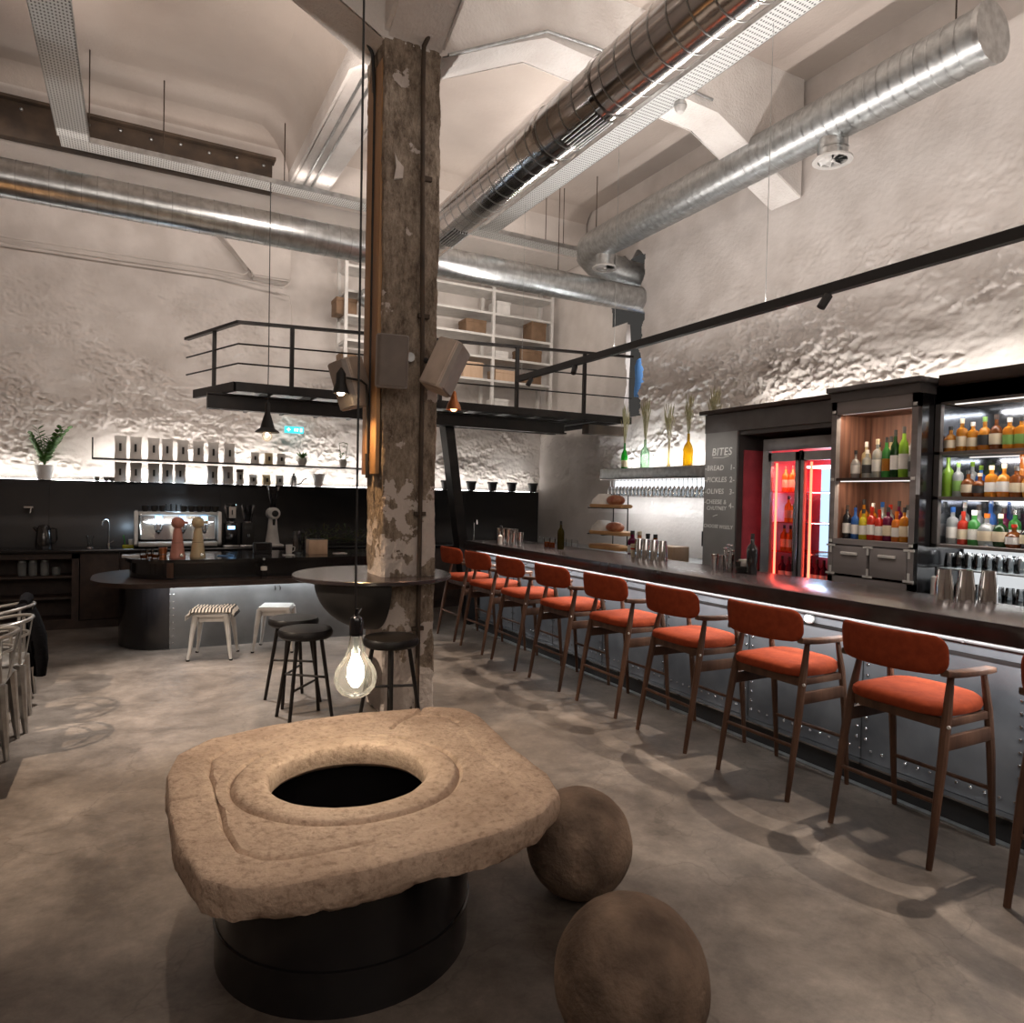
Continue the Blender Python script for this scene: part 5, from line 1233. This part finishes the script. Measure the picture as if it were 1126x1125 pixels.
# bottles in the fridge
k = 0
for z, ly in ((1.158, (4.50, 4.43)), (1.428, (4.46, 4.38)), (1.708, (4.50, 4.42))):
    for y in ly:
        bottle('wine_bottle', f'bottle glowing orange in the left fridge compartment, {["lower shelf","middle shelf","top shelf"][k//2]}, {["left","right"][k%2]}', (5.32, y+.045, z), .24, .034, 'orangeb', LC, 'labelblack', 'bottles in the fridge', 0); k += 1
k = 0
for z in (.558, .858):
    for j, y in enumerate((4.56, 4.48, 4.40, 4.25, 4.18, 4.11, 4.04)):
        bottle('wine_bottle', f'dark bottle in the {"left" if j < 3 else "right"} fridge compartment, {"lowest" if z < .6 else "second lowest"} shelf, {ORD[j if j < 3 else j-3]} from the left', (5.32, y, z), .25, .033, 'purpleb', LW, 'labelblack', 'bottles low in the fridge', 0)
# ---- wooden niche cabinet
nc = thing('liquor_cabinet', 'dark framed cabinet with walnut back, two bottle shelves and two white-cornered drawers', 'cabinet')
X0 = 4.95; ya, yb = 3.08, 3.79
b = MB()
b.box(X0, ya, .95, X0+.05, ya+.045, 2.42); b.box(X0, yb-.045, .95, X0+.05, yb, 2.42); b.box(X0, ya, 2.32, X0+.05, yb, 2.42); b.box(X0, ya, 1.286, X0+.05, yb, 1.328); b.box(X0, ya, .95, X0+.05, yb, 1.03)
b.build('front_frame', 'greywood', nc)
b = MB(); b.box(X0+.05, ya, .935, 5.80, ya+.02, 2.42); b.build('side_panel', 'blackgloss', nc, label='glossy black side panel')
b = MB(); b.box(X0+.05, yb-.02, .935, 5.80, yb, 2.42); b.build('side_panel', 'walnutback', nc)
b = MB(); b.box(5.42, ya+.02, .95, 5.45, yb-.02, 2.42); b.build('back_panel', 'walnutback', nc)
b = MB(); b.box(X0+.05, ya+.02, 2.33, 5.45, yb-.02, 2.35); b.build('ceiling_panel', 'walnutback', nc)
for z in (1.812, 1.326):
    b = MB(); b.box(X0+.012, ya+.02, z-.022, 5.42, yb-.02, z); b.build('shelf_board', 'darkwood', nc)
b = MB(); b.box(X0-.01, ya-.01, 2.42, 5.82, yb+.01, 2.49); b.box(X0-.06, ya-.05, 2.49, 5.82, yb+.02, 2.53, .006); b.build('cornice', 'greyframe', nc)
ym = (ya+yb)/2
for y0, y1 in ((ym+.012, yb-.05), (ya+.05, ym-.012)):
    b = MB(); b.box(X0-.004, y0, 1.05, X0+.35, y1, 1.275, .004); dr = b.build('drawer', 'greywood', nc)
    b = MB(); b.box(X0-.022, (y0+y1)/2-.07, 1.205, X0-.004, (y0+y1)/2+.07, 1.228, .004); b.build('handle', 'whitepaint', dr)
for y in (ya+.03, ym, yb-.03):
    for z in (1.05, 1.275):
        b = MB(); s_ = 1 if z < 1.1 else -1
        b.box(X0-.010, y-.009, min(z, z+s_*.06), X0-.004, y+.009, max(z, z+s_*.06)); b.box(X0-.010, y-.04, z-.008, X0-.004, y+.04, z+.008)
        b.sphere((X0-.010, y, z), .007, 8, 5); b.build('corner_bracket', 'whitepaint', nc)
for y in (ya+.022, yb-.022):
    for z in (1.31, 1.80, 2.34):
        b = MB(); b.box(X0-.006, y-.014, z-.012, X0, y+.014, z+.012); b.sphere((X0-.006, y, z), .006, 8, 5); b.build('corner_bracket', 'whitepaint', nc)
b = MB(); b.box(X0+.06, ya+.03, 2.322, X0+.075, yb-.05, 2.33); b.build('led_strip', 'led_dim', nc)
b = MB(); b.box(X0+.06, ya+.03, 1.783, X0+.075, yb-.05, 1.79); b.build('led_strip', 'led_dim', nc)
# ---- mirrored cabinet
mc = thing('mirrored_cabinet', 'dark framed cabinet with mirrored back and three shelves of spirits at the right edge', 'cabinet')
X1 = 5.15; yc, yd = 1.3, 3.075
b = MB(); b.box(X1, yd-.04, 1.30, X1+.04, yd, 2.42); b.box(X1, yc, 2.345, X1+.04, yd, 2.47); b.box(X1, yc, 1.30, X1+.04, yc+.04, 2.42); b.build('front_frame', 'greyframe', mc)
b = MB(); b.box(5.55, yc, .935, 5.57, yd-.002, 2.42); b.build('mirror_back', 'mirrorback', mc)
b = MB(); b.box(5.20, yd-.003, 1.30, 5.55, yd, 2.35); b.build('side_mirror', 'mirrorback', mc)
b = MB(); b.box(X1, yc, 2.36, 5.8, yd, 2.47); b.build('soffit', 'speakerside', mc, label='pale lit underside of the top')
b = MB(); b.box(X1-.08, yc, 2.47, 5.82, yd-.06, 2.545, .006); b.build('cornice', 'darkwood', mc)
for z in (2.0, 1.674, 1.328):
    b = MB(); b.box(X1, yc, z-.022, 5.55, yd, z); b.build('shelf_board', 'greywood', mc)
    b = MB(); b.box(5.51, yc+.05, z-.028, 5.525, yd-.05, z-.022); b.build('led_strip', 'led_dim', mc)
b = MB(); b.box(5.30, yc+.05, 2.354, 5.33, yd-.05, 2.36); b.build('led_strip', 'led_dim', mc)
b = MB(); b.box(5.535, yc+.02, .94, 5.548, yd-.02, 1.29); b.build('light_panel', 'back_glow', mc)  # added glowing sheet that brightens the glasses in front of it
b = MB(); b.box(X1+.02, yc, 1.145, 5.55, yd-.03, 1.155); b.build('glass_shelf', 'galvmatte', mc)
b = MB(); b.box(5.52, yc+.05, 1.29, 5.535, yd-.05, 1.30); b.box(5.52, yc+.05, 1.13, 5.535, yd-.05, 1.14); b.build('led_strip', 'led_white', mc)
# ---- glassware
gm_ = MB(); gm_.lathe([(.032, 0), (.036, .03), (.030, .085), (.026, .11)], n=12, caps=False)
gproto = gm_.build('drinking_glass', 'stemglass'); 
k = 0
GY = [2.99-.068*i for i in range(11)]
for z, nm in ((1.156, 'on the narrow shelf below the spirits'), (.931, 'on the back counter behind the steel shakers')):
    for X in (5.24, 5.38):
        for y in GY:
            o = gproto if k == 0 else gproto.copy()
            if k: COL.objects.link(o)
            o.location = (X, y, z); tag(o, f'clear drinking glass in the dense rows {nm}', 'glass', 'glasses '+nm); k += 1
gm_ = MB(); gm_.lathe([(.03, .20), (.004, .195), (.004, .12), (.02, .105), (.036, .06), (.030, 0)], n=12, caps=False)
gproto = gm_.build('wine_glass', 'stemglass'); k = 0
for X in (5.53, 5.66):
    for i in range(26):
        o = gproto if k == 0 else gproto.copy()
        if k: COL.objects.link(o)
        o.location = (X, 5.72+.074*i, 1.655); tag(o, 'stemmed glass hanging upside down under the lit grey wall shelf', 'glass', 'stemmed glasses hanging under the wall shelf'); k += 1
gs = thing('glass_rack_shelf', 'grey wall shelf with hanging stemware rack and bright light strips', 'shelf')
b = MB(); b.box(5.45, 5.66, 1.875, 5.80, 7.70, 2.0, .003); b.build('shelf_box', 'galvmatte', gs)
b = MB(); b.box(5.45, 5.66, 1.86, 5.80, 7.70, 1.866); b.build('rack_rails', 'steel', gs)
b = MB(); b.box(5.72, 5.66, 1.66, 5.74, 7.72, 1.85); b.build('light_panel', 'led_rack', gs)
b = MB(); b.box(5.74, 5.66, 2.001, 5.77, 7.70, 2.009); b.build('led_strip', 'led_white', gs)
b = MB(); b.box(5.45, 5.66, 1.640, 5.48, 7.70, 1.652); b.box(5.45, 5.66, 1.640, 5.80, 5.68, 1.87) if False else None; b.build('front_rail', 'steel', gs)
# bottles with dried grass
def grass_bottle(label, loc, h, r, m, st, gh, lab=None):
    t = thing('vase_bottle', label, 'bottle', loc, random.random(), 'bottles with dried grass on the lit wall shelf')
    b = MB()
    pr = [(r*.9, 0), (r, .01), (r, h*.5), (r*.8, h*.62), (r*.3, h*.76), (r*.28, h)] if st == 0 else [(r*.7, 0), (r*.5, h*.3), (r*.35, h)]
    b.lathe(pr, n=18); b.build('glass_body', m, t)
    if lab: b = MB(); b.lathe([(r*1.02, h*.08), (r*1.02, h*.34)], n=18, caps=False); b.build('paper_label', lab, t); 
    b = MB()
    for k in range(34):
        a = random.uniform(0, 2*PI); s_ = random.uniform(.0, .085); H = gh*random.uniform(.75, 1.05)
        p0 = Vector((0, 0, h*.7)); p1 = Vector((.01*math.cos(a), .01*math.sin(a), h*1.02)); p2 = Vector((s_*math.cos(a)*.5, s_*math.sin(a)*.5, h+(H-h)*.5)); p3 = Vector((s_*math.cos(a), s_*math.sin(a), H))
        b.tube([p0, p1, p2, p3], [.0014, .0014, .002, .0012], 4)
        b.tube([p2.lerp(p3, .4), p2.lerp(p3, .75), p3], [.002, .0055, .001], 5)
    b.build('dried_grass', 'straw', t); return t
grass_bottle('green sparkling wine bottle with dried grass, leftmost on the lit wall shelf', (5.62, 7.40, 2.002), .34, .042, 'greenglass', 0, .82, 'labelcream')
grass_bottle('pale green glass bottle with dried grass, second on the lit wall shelf', (5.62, 6.98, 2.002), .36, .058, 'paleglass', 0, .86)
grass_bottle('small yellowish vase with dried grass, third on the lit wall shelf', (5.66, 6.58, 2.01), .30, .03, 'paleliq', 1, .74)
grass_bottle('amber yellow glass bottle with dried grass, fourth on the lit wall shelf', (5.62, 6.20, 2.002), .38, .058, 'yellowglass', 0, .82)
grass_bottle('green bottle with dried grass rising beside the chalkboard cabinet top', (5.62, 5.80, 2.002), .34, .045, 'greenglass', 0, .86)

# ---- boards with ham, things on counters behind the bar
rk = thing('board_rack', 'black wall rack carrying three wooden serving boards', 'rack')
b = MB()
for y in (7.38, 7.08):
    b.cone((5.45, y, .94), (5.45, y, 1.66), .008, .008, 8)
b.build('upright', 'blacksteel', rk)
for z in (1.49, 1.16):
    b = MB(); b.box(5.06, 7.08, z-.004, 5.46, 7.10, z+.008); b.box(5.06, 7.38, z-.004, 5.46, 7.40, z+.008); b.build('shelf_arm', 'blacksteel', rk)
for i, (z, l) in enumerate(((1.50, 'top'), (1.17, 'middle'), (.99, 'bottom'))):
    b = MB(); 
    b.prism([(4.97, 7.22), (5.02, 6.66), (5.18, 6.64), (5.36, 6.90), (5.42, 7.2), (5.36, 7.5), (5.12, 7.45)], 'Z', z, z+.042, .01)
    o = b.build('serving_board', 'boardwood'); tag(o, f'thick wooden serving board, {l} of the three on the rack behind the bar', 'board', 'serving boards on the rack')
for i, z in enumerate((1.53, 1.20)):
    l = ('upper', 'lower')[i]
    t = thing('cured_ham', f'cured ham piece under a white cloth on the {l} serving board', 'ham', (5.17, 7.02, z+.012))
    b = MB(); b.sphere((0, -.06, .05), .12, 16, 10, (.8, 1.2, .55)); b.build('meat', 'jamon', t)
    b = MB(); b.lathe([(.17, .0), (.15, .05), (.08, .115), (0, .13)], (.02, .20, 0), 16); 
    for v in b.bm.verts: v.co += Vector((.01*math.sin(v.co.y*60), 0, .012*math.sin(v.co.x*70+v.co.y*40)*(v.co.z > .02)))
    b.build('cloth_cover', 'cloth', t)
t = thing('carton_box', 'plain light brown box with two small printed marks on the counter behind the bar', 'box', (5.20, 5.98, .932))
b = MB(); b.box(-.12, -.17, 0, .12, .17, .17, .004); b.build('box_body', 'plywood', t)
b = MB(); b.box(-.122, -.04, .06, -.1205, .04, .065); b.box(-.122, -.04, .12, -.1205, .04, .125); b.build('printed_mark', 'darkwood', t)
for i, (y, m, c, h) in enumerate(((6.55, 'purpleb', 'labelblack', .24), (6.42, 'copper', 'labelcream', .24), (6.27, 'blackb', 'labelblack', .22), (6.14, 'darkamber', 'labelblack', .22))):
    bottle('syrup_bottle', f'{["dark red","copper coloured","black","brown"][i]} squat bottle, {ORD[i]} of four behind the steel shakers', (5.12, y, .932), h+.07, .055, m, LW, c, 'bottles behind the steel shakers', 3)
def shaker(label, x, y, group, h=.18, m='chrome'):
    t = thing('cocktail_shaker', label, 'shaker', (x, y, 1.0705), 0, group)
    b = MB(); b.lathe([(.048, 0), (.045, .09), (.044, .095)], n=22, caps=False); b.lathe([(.0, .0), (.048, 0)], n=22, caps=False); b.build('lower_cup', m, t)
    b = MB(); b.lathe([(.046, .085), (.034, h), (.0, h)], n=22, caps=False); b.build('upper_cup', m, t)
    return t
for i, (x, y) in enumerate(((4.017, 2.305), (4.10, 2.235), (4.19, 2.165))): shaker(f'tall steel cocktail shaker on the bar top at the right edge, {ORD[i]} from the left', x-.02, y, 'three steel shakers at the right')
for i, (x, y) in enumerate(((4.05, 5.07), (4.04, 4.97), (4.05, 4.87), (4.06, 4.77))): shaker(f'steel shaker {ORD[i]} from the left in the group of four at mid bar', x, y, 'four steel shakers at the middle of the bar')
t = thing('glass_tumbler', 'cream patterned cup left of the four steel shakers', 'cup', (4.10, 5.20, 1.0705))
b = MB(); b.lathe([(.038, 0), (.044, .12), (.04, .12), (.034, .01)], n=18); b.build('cup_body', 'labelcream', t)
b = MB(); b.lathe([(.0425, .07), (.0435, .085)], n=18, caps=False); b.build('band', 'redb', t)
def steel_cup(label, x, y, h, r, m, group):
    t = thing('bar_cup', label, 'cup', (x, y, 1.0705), 0, group)
    b = MB(); b.lathe([(r*.8, 0), (r, h), (r*.92, h), (r*.7, .008)], n=16); b.build('cup_body', m, t)
    b = MB(); b.lathe([(r*1.0, h*.96), (r*1.06, h), (r*1.0, h*1.01)], n=16, caps=False); b.build('rim', 'steel', t); return t
k = 0
for x in (3.72, 3.80):
    for y in (7.24, 7.12, 7.0, 6.88):
        steel_cup(f'shiny metal cup at the far bar end, {["left","right"][x > 3.75]} row, {ORD[k % 4]} from the back', x, y, .17 if k % 4 < 3 else .14, .036, 'chrome', 'metal cups at the far end of the bar'); k += 1
t = thing('candle_bottle', 'small white bottle with a pump at the far end of the bar', 'bottle', (3.60, 6.98, 1.0705))
b = MB(); b.lathe([(.025, 0), (.025, .09), (.008, .11)], n=14); b.build('bottle_body', 'whitepaint', t)
b = MB(); b.cone((0, 0, .11), (0, 0, .145), .006, .006, 8); b.build('pump', 'galvmatte', t)
t = bottle('wine_bottle', 'olive green wine bottle standing alone on the far half of the bar', (3.91, 6.20, 1.0705), .295, .037, 'winebottle', None, 'labelblack', None, 0)
for i, (x, y) in enumerate(((3.90, 6.46), (3.89, 6.34))):
    t = thing('candle_jar', f'small jar with dark contents beside the lone wine bottle, {["farther","nearer"][i]} one', 'jar', (x, y, 1.0705), 0, 'jars beside the wine bottle')
    b = MB(); b.lathe([(.03, 0), (.034, .10)], n=14, caps=False); b.build('jar_glass', 'clearglass', t)
    b = MB(); b.lathe([(0, .003), (.028, .004), (.030, .06), (0, .06)], n=14); b.build('contents', 'darkamber', t)
bottle('wine_bottle', 'dark brown wine bottle standing on the bar in front of the fridge', (4.02, 3.72, 1.0705), .30, .039, 'blackb', None, 'labelblack', None, 0)
for i, (x, y, h) in enumerate(((4.0, 4.08, .12), (4.02, 4.0, .12), (4.08, 4.10, .11))):
    steel_cup(f'gold toned jigger cup at the middle of the bar, {ORD[i]} from the left', x, y, h, .028, 'copper' if i == 9 else 'steel', 'jiggers on the bar')
for i, (x, y) in enumerate(((3.97, 3.91), (4.03, 3.96))):
    t = thing('mixing_glass', f'faceted mixing glass with bar tools, {["nearer","farther"][i]} one left of the dark bottle', 'glass', (x, y, 1.0705), 0, 'mixing glasses on the bar')
    b = MB(); b.lathe([(.034, 0), (.040, .13)], n=12, caps=False); b.build('bowl', 'clearglass', t)
    for k in range(3):
        b = MB(); a = 2*k+i; b.cone((.01*math.cos(a), .01*math.sin(a), .01), (.03*math.cos(a), .03*math.sin(a), .19-.02*k), .003, .003, 6); b.sphere((.03*math.cos(a), .03*math.sin(a), .195-.02*k), .011, 8, 6); b.build('bar_tool', 'steel', t)
t = thing('napkin_caddy', 'small black caddy with white napkins left of the dark bottle on the bar', 'caddy', (4.05, 3.81, 1.0705))
b = MB(); b.box(-.05, -.05, 0, .05, .05, .05, .004); b.build('tray', 'blackmatte', t)
b = MB(); b.box(-.035, -.04, .05, .035, .04, .10, .003); b.build('napkins', 'paper', t)
b = MB(); b.lathe([(.018, .05), (.022, .085)], (-.045, .03, 0), 10); b.build('pot', 'blackmatte', t)
t = thing('dish_rack', 'clear plastic trays beside the sink behind the far end of the bar', 'rack', (5.10, 8.25, .932))
b = MB(); b.box(-.12, -.45, 0, .12, .45, .015, .003); b.build('tray_base', 'galvmatte', t)
for j in range(6):
    b = MB(); b.box(-.11, -.42+.14*j, .015, .11, -.40+.14*j, .12, .003); b.build('divider', 'clearglass', t)
t = thing('tall_faucet', 'tall chrome tap in front of the black splash at the far end of the bar', 'tap', (4.50, 9.60, .906))
b = MB(); b.tube([(0, 0, 0), (0, 0, .30), (0, -.05, .36), (0, -.10, .34), (0, -.11, .28)], .012, 10); b.build('spout', 'chrome', t)
b = MB(); b.lathe([(.03, 0), (.028, .04)], n=14); b.build('base', 'chrome', t)
t = thing('soap_pump', 'dark pump bottle beside the tall chrome tap', 'bottle', (4.98, 9.60, .906))
b = MB(); b.lathe([(.03, 0), (.03, .16), (.012, .19)], n=14); b.build('bottle_body', 'blackgloss', t)
b = MB(); b.cone((0, 0, .19), (0, 0, .25), .008, .008, 8); b.cone((0, 0, .25), (-.05, 0, .245), .006, .005, 6); b.build('pump', 'steel', t)
ch_ = thing('jam_jar', 'white container with a black pump at the right of the niche cabinet', 'jar', (5.06, 2.98, .932))
b = MB(); b.lathe([(.03, 0), (.03, .16), (.02, .17)], n=14); b.build('jar_body', 'whitepaint', ch_)
b = MB(); b.cone((0, 0, .17), (0, 0, .24), .008, .008, 8); b.build('pump', 'blackmatte', ch_)

# ============================================================ TRACK LIGHT
tr = thing('track_light', 'long black lighting track hanging over the bar with small spot heads', 'lamp')
b = MB(); b.box(3.925, .8, 2.965, 3.975, 7.28, 3.03); b.build('track', 'blackmatte', tr)
for y, rz_ in ((3.07, .5), (6.05, -.6), (6.95, .3)):
    b = MB(); b.cone((3.95, y, 2.985), (3.95, y, 2.95), .008, .008, 8); b.cone((3.95-.01, y, 2.955), (3.95-.05, y+.05*rz_, 2.875), .028, .028, 14); h_ = b.build('spot_head', 'blackmatte', tr)
for y in (4.34, 6.78):
    b = MB(); b.box(3.935, y-.09, 2.978, 3.965, y+.09, 2.986); b.build('linear_light', 'led_soft', tr)
for y in (1.6, 3.6, 5.4, 7.2):
    b = MB(); b.cone((3.95, y, 3.03), (3.95, y, 5.009), .0022, .0022, 5); b.build('suspension_wire', 'galvmatte', tr)

# ============================================================ LIGHTS
def light(kind, name, loc, tgt, power, col, **k):
    l = bpy.data.lights.new(name, kind); l.energy = power; l.color = col
    for a, v in k.items(): setattr(l, a, v)
    o = bpy.data.objects.new(name, l); COL.objects.link(o); o.location = loc
    d = Vector(tgt)-Vector(loc); o.rotation_euler = d.to_track_quat('-Z', 'Y').to_euler(); return o
WARM = (1, .80, .62); NEUT = (1, .93, .87); COOL = (.96, .98, 1)
def strip(name, loc, tgt, L, W, power, col, along='Y'):
    o = light('AREA', name, loc, tgt, power, col, shape='RECTANGLE', size=L, size_y=W)
    d = (Vector(tgt)-Vector(loc)).normalized(); z = -d; x = Vector((1, 0, 0)) if along == 'X' else Vector((0, 1, 0))
    x = (x-z*x.dot(z)).normalized(); y = z.cross(x); o.rotation_euler = Matrix((x, y, z)).transposed().to_euler(); return o
# LED strips of the room
strip('led_splash', (1.35, 9.86, 1.72), (1.35, 9.97, 2.4), 8.6, .03, 17, NEUT, 'X')
strip('led_shelf', (1.3, 9.87, 1.975), (1.3, 9.98, 2.6), 3.5, .03, 4.5, NEUT, 'X')
strip('led_cabinet_top', (5.72, 3.0, 2.56), (5.85, 3.0, 3.4), 4.6, .03, 19, NEUT, 'Y')
strip('led_wall_shelf', (5.74, 6.68, 2.03), (5.86, 6.68, 2.8), 2.0, .03, 10, COOL, 'Y')
strip('led_under_bar', (3.53, 4.0, .966), (3.72, 4.0, .55), 7.2, .02, 46, COOL, 'Y')
strip('led_island', (1.5, 7.63, .645), (1.5, 7.76, .2), 2.9, .03, 12, COOL, 'X')
strip('led_stemware', (5.62, 6.68, 1.63), (5.75, 6.68, 1.0), 2.0, .05, 8, COOL, 'Y')
strip('led_niche_top', (5.02, 3.43, 2.31), (5.2, 3.43, 1.8), .6, .04, 4, WARM, 'Y')
strip('led_niche_low', (5.02, 3.43, 1.78), (5.2, 3.43, 1.3), .6, .04, 2.5, WARM, 'Y')
for z in (2.34, 1.965, 1.64): strip('led_mirror', (5.2, 2.2, z), (5.33, 2.2, z-.3), 1.6, .04, 6, NEUT, 'Y')
strip('led_glasses', (5.25, 2.2, 1.29), (5.33, 2.2, 1.0), 1.6, .04, 7, COOL, 'Y')
light('AREA', 'fridge_red', (5.25, 4.43, 1.95), (5.4, 4.43, 1.0), 9, (1, .13, .10), shape='RECTANGLE', size=.3, size_y=.1)
light('AREA', 'fridge_cold', (5.66, 4.36, 1.6), (5.0, 3.9, 1.5), 7, (.45, .7, 1), shape='RECTANGLE', size=.25, size_y=.3)
light('AREA', 'machine_light', (.45, 9.25, 1.23), (.45, 9.6, 1.05), 2.2, (.75, .9, 1), shape='RECTANGLE', size=.7, size_y=.05)
light('POINT', 'machine_glow', (.45, 9.62, 1.48), (0, 0, 0), 3, (.6, .8, 1), shadow_soft_size=.05)
light('POINT', 'machine_glow', (-.10, 9.62, 1.25), (0, 0, 0), 2, (.6, .8, 1), shadow_soft_size=.05)
# track spots over the bar chairs
for y in (2.2, 3.4, 4.5, 5.65, 6.6):
    light('SPOT', 'track_spot', (3.95, y, 2.90), (3.05, y-.10, 0), 175, (1, .84, .70), spot_size=math.radians(50), spot_blend=.3, shadow_soft_size=.010)
light('SPOT', 'track_spot', (3.95, 1.1, 2.90), (3.1, .9, 0), 150, (1, .84, .70), spot_size=math.radians(50), spot_blend=.35, shadow_soft_size=.018)
light('SPOT', 'track_spot', (3.95, 5.3, 2.90), (5.03, 5.08, 1.75), 45, (1, .95, .9), spot_size=math.radians(45), spot_blend=.9, shadow_soft_size=.02)
light('SPOT', 'track_spot', (3.95, 3.2, 2.90), (4.95, 3.43, 1.2), 25, (1, .93, .86), spot_size=math.radians(45), spot_blend=.9, shadow_soft_size=.02)
# ceiling spots of the hall
light('SPOT', 'hall_spot', (-2.6, 4.6, 3.6), (-.2, 5.0, 0), 800, WARM, spot_size=math.radians(62), spot_blend=.6, shadow_soft_size=.012)
light('SPOT', 'hall_spot', (.4, 6.9, 4.4), (.25, 6.1, 0), 1050, (1, .93, .87), spot_size=math.radians(42), spot_blend=.8, shadow_soft_size=.05)
light('SPOT', 'hall_spot', (.1, 4.0, 4.4), (.72, 2.75, .5), 125, (1, .82, .66), spot_size=math.radians(30), spot_blend=.6, shadow_soft_size=.04)
light('AREA', 'room_fill', (.5, -1.5, 4.7), (2.2, 6, 3.6), 20, (1, .88, .78), shape='RECTANGLE', size=3, size_y=.8)  # added soft fill from behind the camera, not a hall spot
# added, unseen lights above the cable trays to brighten the ceiling
strip('ceiling_fill', (3.95, 4.6, 5.07), (3.95, 4.6, 5.8), 5.6, .12, 24, (1, .92, .86), 'Y')
strip('ceiling_fill', (-.58, 5.2, 5.07), (-.58, 5.2, 5.8), 4.6, .12, 14, (1, .84, .74), 'Y')
strip('ceiling_fill', (2.4, 8.3, 5.07), (2.4, 8.3, 5.8), 5.5, .10, 10, (1, .88, .80), 'X')
light('AREA', 'balcony_light', (3.6, 7.9, 4.0), (4.0, 9.8, 3.6), 22, (1, .88, .78), shape='RECTANGLE', size=2.5, size_y=.2)
light('AREA', 'bounce_fill', (0.5, -2.0, 3.3), (1.6, 2.4, 5.83), 75, (1, .88, .80), shape='RECTANGLE', size=7, size_y=1.5)  # added unseen fill behind the camera, bounced off the ceiling
strip('track_fill', (3.95, 4.0, 3.04), (3.95, 4.0, 5.8), 6.2, .05, 110, (1, .92, .87), 'Y')  # added light above the track, lifts the ceiling and right wall
light('AREA', 'beam_fill', (1.2, 5.6, 4.35), (2.4, 8.0, 5.8), 26, (1, .88, .80), shape='RECTANGLE', size=.3, size_y=.3)  # added unseen light that lifts the ceiling behind the column
light('AREA', 'wall_fill', (.4, 7.9, 4.9), (.4, 9.9, 3.4), 24, (1, .87, .79), shape='RECTANGLE', size=4.5, size_y=.1)  # added unseen fill that brightens the upper back wall
light('AREA', 'passage_light', (6.6, 7.3, 4.4), (6.9, 7.9, 3.4), 40, (.95, .96, 1), shape='RECTANGLE', size=.4, size_y=.4)
light('POINT', 'bulb_light', (.765, 2.70, .90), (0, 0, 0), 5, (1, .85, .66), shadow_soft_size=.03)
light('POINT', 'pendant_light', (1.09, 7.0, 2.12), (0, 0, 0), 4, (1, .75, .5), shadow_soft_size=.03)
light('SPOT', 'wall_lamp_light', (1.275, 5.0, 2.30), (1.42, 5.03, 1.2), 60, (1, .60, .28), spot_size=math.radians(110), spot_blend=.7, shadow_soft_size=.03)
light('SPOT', 'wall_lamp_light', (2.15, 5.0, 2.255), (2.1, 5.0, 1.2), 5, (1, .45, .22), spot_size=math.radians(120), spot_blend=.6, shadow_soft_size=.03)

# ============================================================ WORLD, CAMERA
wd = bpy.data.worlds.new('world'); bpy.context.scene.world = wd; wd.use_nodes = True
wd.node_tree.nodes['Background'].inputs[0].default_value = (.9, .85, .8, 1); wd.node_tree.nodes['Background'].inputs[1].default_value = .05
yaw, roll, pitch = math.radians(28.2), math.radians(1.24), math.radians(-1.15)
fw = Vector((math.sin(yaw)*math.cos(pitch), math.cos(yaw)*math.cos(pitch), math.sin(pitch)))
r0 = Vector((math.cos(yaw), -math.sin(yaw), 0)); u0 = r0.cross(fw)
r = r0*math.cos(roll)+u0*math.sin(roll); u = -r0*math.sin(roll)+u0*math.cos(roll)
cam = bpy.data.cameras.new('camera'); co = bpy.data.objects.new('camera', cam); COL.objects.link(co)
M = Matrix((r, u, -fw)).transposed().to_4x4(); M.translation = Vector((0, 0, 1.6)); co.matrix_world = M
cam.sensor_fit = 'HORIZONTAL'; cam.sensor_width = 36; cam.lens = 36*770/1126; cam.clip_start = .05
sc = bpy.context.scene; sc.camera = co
sc.view_settings.view_transform = 'Standard'; sc.view_settings.look = 'None'; sc.view_settings.gamma = 1; sc.view_settings.use_curve_mapping = False
sc.view_settings.exposure = 0.18
sc.cycles.use_denoising = True
sc.cycles.max_bounces = 8; sc.cycles.diffuse_bounces = 4; sc.cycles.glossy_bounces = 4; sc.cycles.transmission_bounces = 6; sc.cycles.transparent_max_bounces = 16
sc.cycles.sample_clamp_indirect = 6; sc.cycles.caustics_reflective = False; sc.cycles.caustics_refractive = False
